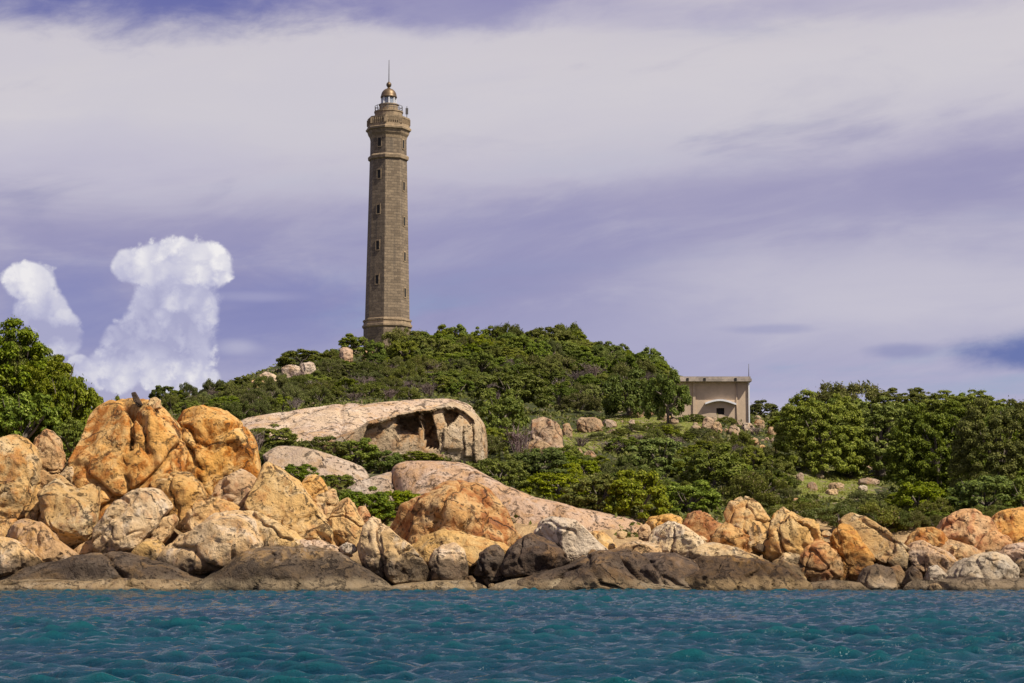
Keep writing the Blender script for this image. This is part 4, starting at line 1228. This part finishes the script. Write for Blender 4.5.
def crown_mesh(kind, seed, leaves, lobes, size, lr0=0.13, lr1=0.30, zmin=0.04):
    """a lopsided dome of leaf clumps, unit half width; its height is ASPECT[kind]"""
    r = np.random.default_rng(seed)
    asp = ASPECT[kind]
    th = r.uniform(0, 2 * math.pi, lobes)
    cph = r.uniform(0.0, 1.0, lobes)
    sph = np.sqrt(1 - cph ** 2)
    stretch = 1 + 0.20 * np.sin(th * 2 + seed) + 0.14 * np.sin(th * 3 + seed * 2)
    rad = (1 - r.uniform(0, 0.75, lobes) ** 2.4 * 0.6) * 0.86 * stretch
    top = 1 + 0.09 * np.sin(th * 2 + seed * 3)
    Cn = np.stack([rad * (0.25 + 0.75 * sph) * np.cos(th), rad * (0.25 + 0.75 * sph) * np.sin(th),
                   (zmin + (0.86 - zmin) * cph ** 0.8 * top * r.uniform(0.84, 1.0, lobes)) * asp], 1)
    lr = r.uniform(lr0, lr1, lobes)
    w = lr ** 2; w /= w.sum()
    li = r.choice(lobes, leaves, p=w)
    d = r.normal(size=(leaves, 3)); d[:, 2] = d[:, 2] * 0.7 + 0.35
    d /= np.linalg.norm(d, axis=1)[:, None]
    q = r.uniform(0.45, 1.08, leaves) ** 0.6
    P = Cn[li] + d * (lr[li] * q)[:, None] * np.array((1, 1, 0.62))
    if kind == 'scrub':
        P[:, 2] += np.abs(r.normal(size=leaves)) * 0.07
        N = d * 0.5 + r.normal(size=(leaves, 3)) * 0.8; N[:, 2] *= 0.35
        V, Fq = leaf_quads(P, N, size, r, 0.30)
    else:
        V, Fq = leaf_quads(P, d + np.array((0.12, -0.12, 0.65)), size, r, 0.62)
    k = leaves // 26                      # sprays that break the outline
    li = r.choice(lobes, k)
    d = r.normal(size=(k, 3)); d[:, 2] = np.abs(d[:, 2]) * 0.9; d /= np.linalg.norm(d, axis=1)[:, None]
    P2_ = Cn[li] + d * (lr[li] * r.uniform(0.95, 1.18, k))[:, None]
    V2, F2 = leaf_quads(P2_, d, size * 0.9, r, 0.5)
    Fq = np.concatenate([Fq, F2 + len(V)]); V = np.concatenate([V, V2])
    V[:, 2] = np.maximum(V[:, 2], -0.08)
    return mesh_np(kind + '_crown', V, Fq, LM['broad' if kind == 'big' else kind], False)


def dead_mesh(seed):
    r = random.Random(seed); bm = bmesh.new()
    for i in range(34):
        a = r.uniform(0, 6.28); t = r.uniform(0.1, 1.0)
        p0 = Vector((math.cos(a) * 0.15 * t, math.sin(a) * 0.15 * t, 0)); p1 = Vector((math.cos(a) * t * 0.55, math.sin(a) * t * 0.55, r.uniform(0.35, 0.7))); p2 = Vector((math.cos(a) * t * r.uniform(0.7, 1), math.sin(a) * t * r.uniform(0.7, 1), r.uniform(0.6, 1.0)))
        tube_pts(bm, [p0, p1, p2], [0.022, 0.014, 0.005], 4)
        for j in range(7):
            q = p1.lerp(p2, r.random()); e = q + Vector((r.gauss(0, 0.16), r.gauss(0, 0.16), r.uniform(0.02, 0.25)))
            tube_pts(bm, [q, e], [0.010, 0.004], 3)
    bmesh.ops.recalc_face_normals(bm, faces=bm.faces[:])
    me = bpy.data.meshes.new('dry_twigs'); bm.to_mesh(me); bm.free(); me.materials.append(LM['dead'])
    return me


def trunk_mesh(seed, thick=0.06):
    r = random.Random(seed); bm = bmesh.new()
    tube_pts(bm, [(0, 0, -0.25), (0.02, 0.01, 0.1), (0.05, -0.02, 0.32)], [thick * 1.25, thick, thick * 0.8], 7)
    for i in range(7):
        a = i / 7 * 6.28 + r.uniform(-0.3, 0.3); t = r.uniform(0.45, 0.8)
        tube_pts(bm, [(0.04, -0.01, 0.18 + 0.02 * i), (math.cos(a) * t * 0.5, math.sin(a) * t * 0.5, 0.4 + r.uniform(0, 0.15)), (math.cos(a) * t, math.sin(a) * t, 0.55 + r.uniform(0, 0.3))], [thick * 0.55, thick * 0.35, thick * 0.08], 5)
    bmesh.ops.recalc_face_normals(bm, faces=bm.faces[:])
    me = bpy.data.meshes.new('trunk'); bm.to_mesh(me); bm.free(); me.materials.append(M['bark'])
    return me


CROWNS = {
    'broad': [crown_mesh('broad', 20 + i, 15000, 130, 0.035, 0.07, 0.17) for i in range(5)],
    'big': [crown_mesh('big', 60 + i, 56000, 420, 0.021, 0.05, 0.12, 0.0) for i in range(4)],
    'dense': [crown_mesh('dense', 40 + i, 13000, 80, 0.036, 0.08, 0.20) for i in range(4)],
    'scrub': [crown_mesh('scrub', 80 + i, 11000, 40, 0.046, 0.11, 0.24) for i in range(4)],
    'dead': [dead_mesh(5 + i) for i in range(3)],
}
TRUNKS = [trunk_mesh(3 + i) for i in range(3)]
THICK = trunk_mesh(9, 0.16)
cnt = 0


def plant(px, py, hw, hpx, kind, label, group=None, thick=False, deep=None, name=None):
    """px, py: foot of the plant on the ground as seen in the photograph; hw: half width, hpx: height in its pixels"""
    global cnt
    p = hit(px, py)
    if p is None: return None
    cnt += 1
    rr = random.Random(cnt * 13 + 1)
    s = ppm(p.y)
    W = hw / s; Hh = hpx / s
    nm = name or {'broad': 'leafy_shrub', 'big': 'tree', 'dense': 'dense_shrub', 'scrub': 'scrub_bush', 'dead': 'dry_bush'}[kind]
    root = empty(nm, (p.x, p.y, p.z - 0.1))
    tag(root, label, {'broad': 'shrub', 'big': 'tree', 'dense': 'shrub', 'scrub': 'shrub', 'dead': 'dry shrub'}[kind], group)
    c = link('crown' if kind != 'dead' else 'twigs', rr.choice(CROWNS[kind]), root)
    c.scale = (W, W * rr.uniform(0.85, 1.1), Hh / ASPECT.get(kind, 1.0))
    c.rotation_euler = (rr.uniform(-0.06, 0.06), rr.uniform(-0.08, 0.08), rr.uniform(0, 6.28))
    if kind != 'dead':
        t = link('trunk', THICK if thick else rr.choice(TRUNKS), root)
        t.scale = (min(W, 3.2), min(W, 3.2), Hh)
        t.rotation_euler = (0, 0, rr.uniform(0, 6.28))
        if thick: t.rotation_euler = (0, 0, 0.6)
    return root


GT = 'trees of the left grove'
PL = [
    # left grove
    (-16, 448, 66, 140, 'big', 'largest tree of the left grove, reaching highest at the left edge'),
    (18, 450, 36, 130, 'big', 'yellowish leafy crown in front of the largest tree of the left grove'),
    (66, 452, 34, 88, 'broad', 'leafy crown between the middle tree of the left grove and the pillar rock'),
    (50, 452, 44, 108, 'big', 'middle tree of the left grove, stepping down behind the pillar rock'),
    (28, 450, 40, 112, 'big', 'tree filling the left grove between its largest and middle trees'),
    (84, 452, 30, 72, 'broad', 'lowest leafy tree of the left grove, against the largest rusty boulder'),
    (20, 462, 48, 78, 'broad', 'dark shaded bush under the left grove behind the ribbed boulder'),
    (70, 466, 26, 52, 'broad', 'bright leafy bush in the gap between pillar rock and largest boulder'),
    (120, 442, 14, 52, 'broad', 'small sprig of leaves showing behind the top of the largest boulder'),
    # between the slabs
    (272, 447, 30, 24, 'broad', 'green bush under the left end of the upper bare slab'),
    (255, 458, 18, 26, 'dead', 'brown dry bush beside the big rounded orange boulder'),
    (280, 462, 14, 14, 'dead', 'brown dry twigs just left of the mauve grey slab'),
    (322, 464, 30, 30, 'dense', 'left bush of the dark row below the upper bare slab'),
    (356, 468, 34, 32, 'dense', 'middle bush of the dark row below the upper bare slab'),
    (386, 472, 22, 24, 'dense', 'right bush of the dark row, touching the hollowed rock'),
    (298, 484, 24, 22, 'broad', 'bright green bush in front of the mauve grey slab'),
    (338, 484, 24, 12, 'broad', 'low green strip of bush at the lower edge of the mauve slab'),
    (366, 520, 30, 36, 'broad', 'green bush between the yellow fin and the golden orange boulder'),
    (398, 518, 28, 32, 'broad', 'leafy green bush against the left flank of the golden orange boulder'),
    (345, 508, 18, 20, 'broad', 'small leafy bush above the tan leaning stone'),
    (420, 462, 24, 13, 'broad', 'low grassy bush at the foot of the hollowed rock niches'),
    (395, 466, 12, 12, 'dead', 'grey dry tuft at the left foot of the hollowed rock'),
    # above the hollowed rock and centre
    (500, 446, 36, 62, 'broad', 'tall rounded green bush just right of the hollowed rock'),
    (512, 408, 34, 40, 'dense', 'rounded bush above the tall green bush, middle of the hill'),
    (520, 462, 24, 36, 'dead', 'grey leafless bush left of the weathered granite boulder'),
    (540, 480, 34, 34, 'dense', 'darkest bush below the weathered granite boulder'),
    (500, 488, 30, 36, 'broad', 'bright bush bordering the upper edge of the long pink slab'),
    (560, 500, 36, 34, 'broad', 'leafy bush above the middle of the long pink slab'),
    (600, 514, 38, 46, 'broad', 'broad leafy bush above the low end of the long pink slab'),
    (640, 520, 40, 58, 'broad', 'large bright bush behind the flat topped yellow rock'),
    (690, 516, 34, 40, 'broad', 'light green bush above the orange faced boulder'),
    (660, 476, 38, 42, 'dense', 'dark shrub mid slope above the large bright bush'),
    (715, 486, 40, 46, 'dense', 'broad dark shrub in the hollow below the building'),
    (760, 508, 38, 36, 'scrub', 'olive shrub rising behind the tall cleft boulder'),
    (668, 424, 24, 58, 'dense', 'dark round tree standing against the left end of the building'),
    (628, 416, 30, 52, 'dense', 'rounded green tree left of the dark tree by the building'),
    (762, 418, 18, 20, 'dense', 'small round bush at the right end of the building'),
    (741, 423, 13, 11, 'dense', 'dark low bush hiding the right foot of the building wall'),
    (694, 422, 13, 9, 'broad', 'tiny bush at the foot of the building wall'),
    # right hill
    (822, 474, 56, 90, 'big', 'big round tree with deep shade, left of the grass clearing'),
    (880, 476, 54, 84, 'big', 'wide tree with a thick pale trunk beside the grass clearing'),
    (940, 492, 58, 98, 'big', 'large tree right of the thick trunked tree'),
    (1000, 500, 52, 110, 'big', 'tall tree near the right edge above the orange boulders'),
    (850, 420, 40, 42, 'scrub', 'spiky topped shrub on the skyline of the right hill'),
    (905, 424, 42, 40, 'big', 'middle tree on the skyline of the right hill'),
    (960, 432, 46, 46, 'big', 'rounded tree on the skyline right of the middle one'),
    (1018, 440, 34, 40, 'big', 'skyline tree cut off by the right edge'),
    (920, 516, 36, 40, 'broad', 'light green shrub above the overhanging orange boulder'),
    (985, 518, 44, 46, 'dense', 'dark shrub right above the orange dome rock'),
    (1026, 520, 30, 50, 'dense', 'dark shrub at the right edge above the cut boulder'),
    (840, 530, 36, 26, 'scrub', 'low olive bush behind the long leaning boulder'),
    (880, 532, 34, 28, 'scrub', 'dull olive bush in the dip right of the leaning boulder'),
    (800, 520, 26, 20, 'scrub', 'low olive bush behind the knobbly peaked mass'),
    (870, 512, 34, 22, 'scrub', 'olive bush on the slope under the grass clearing'),
    (770, 492, 34, 22, 'scrub', 'bright-topped low heath bush left of the grass clearing'),
    (612, 452, 24, 12, 'dead', 'grey purple dry brush above the green thicket, mid slope'),
    (580, 446, 16, 10, 'dead', 'dry brush beside the two pale upright blocks'),
    (640, 446, 20, 12, 'dead', 'dry brush on the grass below the flat pale stone'),
    (648, 432, 10, 8, 'dense', 'little green bush in the grass left of the building'),
    (620, 436, 12, 9, 'broad', 'little leafy bush below the leaning narrow stone'),
    (684, 440, 14, 10, 'dense', 'little dark bush at the lower edge of the rubble'),
    (668, 432, 13, 9, 'scrub', 'low olive bush on the grass below the building corner'),
    (632, 432, 13, 8, 'scrub', 'low olive bush between the leaning narrow stone and the flat pale stone'),
    (700, 436, 14, 10, 'scrub', 'low olive bush under the orange pair below the arch'),
    (727, 424, 11, 8, 'scrub', 'olive tuft between the building foot and the rubble'),
    (742, 446, 14, 11, 'dense', 'dark little bush in the rubble right of the building'),
    (602, 440, 14, 9, 'scrub', 'low olive bush on the grass right of the weathered granite boulder'),
    (756, 436, 12, 9, 'dead', 'dry brush among the rubble right of the building'),
    (812, 498, 10, 6, 'broad', 'tiny bush at the lower edge of the grass clearing'),
    (850, 478, 12, 8, 'dead', 'dry tuft in the grass clearing near the thick trunk'),
    # beside the lighthouse
    (355, 352, 20, 20, 'dense', 'dark rounded bush on the crest touching the left of the lighthouse'),
    (300, 366, 26, 18, 'dense', 'flat dark bush on the crest behind the tan boulders'),
    (374, 362, 14, 24, 'broad', 'bright bush in front of the lighthouse foot'),
    (410, 356, 22, 28, 'dense', 'bushy tree at the right foot of the lighthouse'),
]
for a in PL:
    px, py, hw, hp, kind, lab = a
    plant(px, py, hw, hp, kind, lab, thick=(lab.startswith('wide tree')))

# zones of shrubs that nothing tells apart
KEEP = [[(786, 472), (815, 466), (850, 468), (880, 474), (884, 510), (835, 515), (796, 508)]] + GRASS[1:] + [[(232, 424), (270, 415), (350, 404), (440, 398), (484, 420), (484, 470), (340, 470), (262, 434)],
                [(340, 500), (395, 458), (480, 458), (560, 502), (655, 526), (655, 560), (340, 560)],
                [(262, 452), (296, 444), (366, 472), (320, 486)],
                [(670, 376), (752, 376), (752, 420), (670, 426)],
                [(515, 418), (575, 418), (600, 440), (600, 466), (515, 466)], [(700, 414), (780, 414), (780, 450), (725, 450), (700, 440)],
                [(576, 414), (625, 414), (625, 434), (576, 434)], [(360, 330), (412, 330), (412, 356), (360, 356)],
        [(250, 370), (285, 362), (325, 356), (325, 380), (285, 386), (250, 396)], [(336, 350), (376, 350), (376, 368), (336, 368)]]
ZONES = [
    ([(160, 404), (230, 392), (330, 372), (480, 372), (480, 398), (440, 396), (330, 406), (236, 422), (160, 416)], 90, ['scrub', 'scrub', 'scrub', 'dense', 'dead'], (12, 20), (12, 20),
     'dull olive scrub bush packed on the slope left of and below the lighthouse', 'scrub bushes on the slope below the lighthouse'),
    ([(225, 390), (310, 364), (350, 354), (380, 356), (400, 370), (330, 376), (235, 398)], 18, ['dense', 'scrub', 'dead'], (10, 16), (8, 14),
     'low crest bush among the tan boulders left of the lighthouse', 'low bushes on the crest left of the lighthouse'),
    ([(400, 352), (500, 346), (570, 350), (630, 366), (690, 388), (720, 404), (690, 405), (640, 384), (560, 366), (400, 366)], 60, ['broad', 'dense', 'broad', 'broad', 'scrub'], (14, 26), (18, 29),
     'green shrub tree crowding the hilltop right of the lighthouse', 'trees crowding the hilltop right of the lighthouse'),
    ([(400, 366), (560, 368), (640, 386), (680, 406), (640, 410), (560, 412), (490, 402), (480, 392), (400, 384)], 48, ['dense', 'broad', 'scrub', 'dense', 'dead'], (15, 25), (16, 28),
     'shrub in the dense belt between the hilltop trees and the grassy rubble', 'shrubs of the belt below the hilltop trees'),
    ([(482, 440), (520, 468), (640, 456), (740, 450), (780, 470), (780, 500), (700, 512), (640, 516), (560, 498), (482, 478)], 34, ['broad', 'dense', 'broad', 'scrub'], (15, 26), (18, 28),
     'shrub in the green thicket above the pink slab and centre shore', 'shrubs of the green thicket above the centre shore'),
    ([(600, 436), (700, 442), (770, 455), (770, 472), (640, 462), (600, 452)], 14, ['dense', 'scrub', 'dead'], (13, 20), (14, 20),
     'dark shrub in the belt below the rubble and the building', 'dark shrubs below the building'),
    ([(780, 424), (850, 428), (1024, 420), (1024, 500), (900, 478), (880, 466), (800, 462), (776, 445)], 64, ['broad', 'broad', 'dense', 'broad'], (17, 30), (22, 36),
     'leafy tree massed on the right hill between skyline and shore', 'trees massed on the right hill'),
    ([(700, 515), (790, 500), (870, 502), (940, 508), (1024, 512), (1024, 530), (900, 536), (790, 530), (720, 522)], 24, ['scrub', 'dense', 'scrub'], (15, 24), (14, 22),
     'low dark scrub just behind the right shore boulders', 'low scrub behind the right shore boulders'),
    ([(110, 446), (260, 440), (260, 470), (110, 470)], 8, ['dense', 'scrub'], (16, 24), (12, 18),
     'shrub hidden behind the giant boulders of the left heap', 'shrubs behind the left boulders'),
]
for zi, (poly, n, kinds, hws, hps, lab, grp) in enumerate(ZONES):
    rr = random.Random(77 + zi)
    bx = [p[0] for p in poly]; by = [p[1] for p in poly]
    placed = []; tries = 0
    while len(placed) < n and tries < n * 60:
        tries += 1
        x = rr.uniform(min(bx), max(bx)); y = rr.uniform(min(by), max(by))
        if not in_poly(np.array([x]), np.array([y]), poly)[0]: continue
        if any(in_poly(np.array([x]), np.array([y]), kz)[0] for kz in KEEP): continue
        hw = rr.uniform(*hws)
        if any(abs(x - a) < hw * 0.7 and abs(y - b_) < 3.5 for a, b_ in placed): continue
        placed.append((x, y))
        kd = rr.choice(kinds)
        sc = 0.75 if kd == 'dead' else 1.0
        plant(x, y, hw * sc, rr.uniform(*hps) * sc, kd, lab, grp)


# ------------------------------------------------------------------ ground cover
def ground_cover():
    r = np.random.default_rng(9)
    n = 90000
    Y = r.uniform(134, 318, n); X = r.uniform(-0.27, 0.27, n) * Y
    Z = H(X, Y); px, py = project(X, Y, Z)
    ok = np.ones(n, bool)
    for g in GRASS: ok &= ~in_poly(px, py, g)
    ok &= (fbm(np.stack([X * 0.12, Y * 0.12, X * 0], 1), 3) > -0.25)
    P = np.stack([X, Y, Z], 1)[ok]
    P[:, 2] += np.abs(r.normal(size=len(P))) * 0.22
    N = r.normal(size=(len(P), 3)) * 0.6; N[:, 2] = 0.5; N[:, 1] -= 0.5
    V, Fq = leaf_quads(P, N, 0.24, r, 0.5)
    tag(link('ground_cover', mesh_np('ground_cover', V, Fq, LM['scrub'], False)), 'low tangle of herbs and heath covering the hill between the shrubs', 'ground cover', kind='stuff')
    n = 60000
    Y = r.uniform(150, 260, n); X = r.uniform(0.0, 0.22, n) * Y
    Z = H(X, Y); px, py = project(X, Y, Z)
    ok = np.zeros(n, bool)
    for g in GRASS: ok |= in_poly(px, py, g)
    ok &= (fbm(np.stack([X * 0.5, Y * 0.5, X * 0], 1), 3) > -0.15)
    P = np.stack([X, Y, Z + 0.10], 1)[ok]
    N = r.normal(size=(len(P), 3)) * 0.7; N[:, 2] *= 0.5
    V, Fq = leaf_quads(P, N, 0.16, r, 0.22)
    tag(link('grass', mesh_np('grass', V, Fq, LM['grass'], False)), 'bright short grass in the clearings of the hillside', 'grass', kind='stuff')


ground_cover()
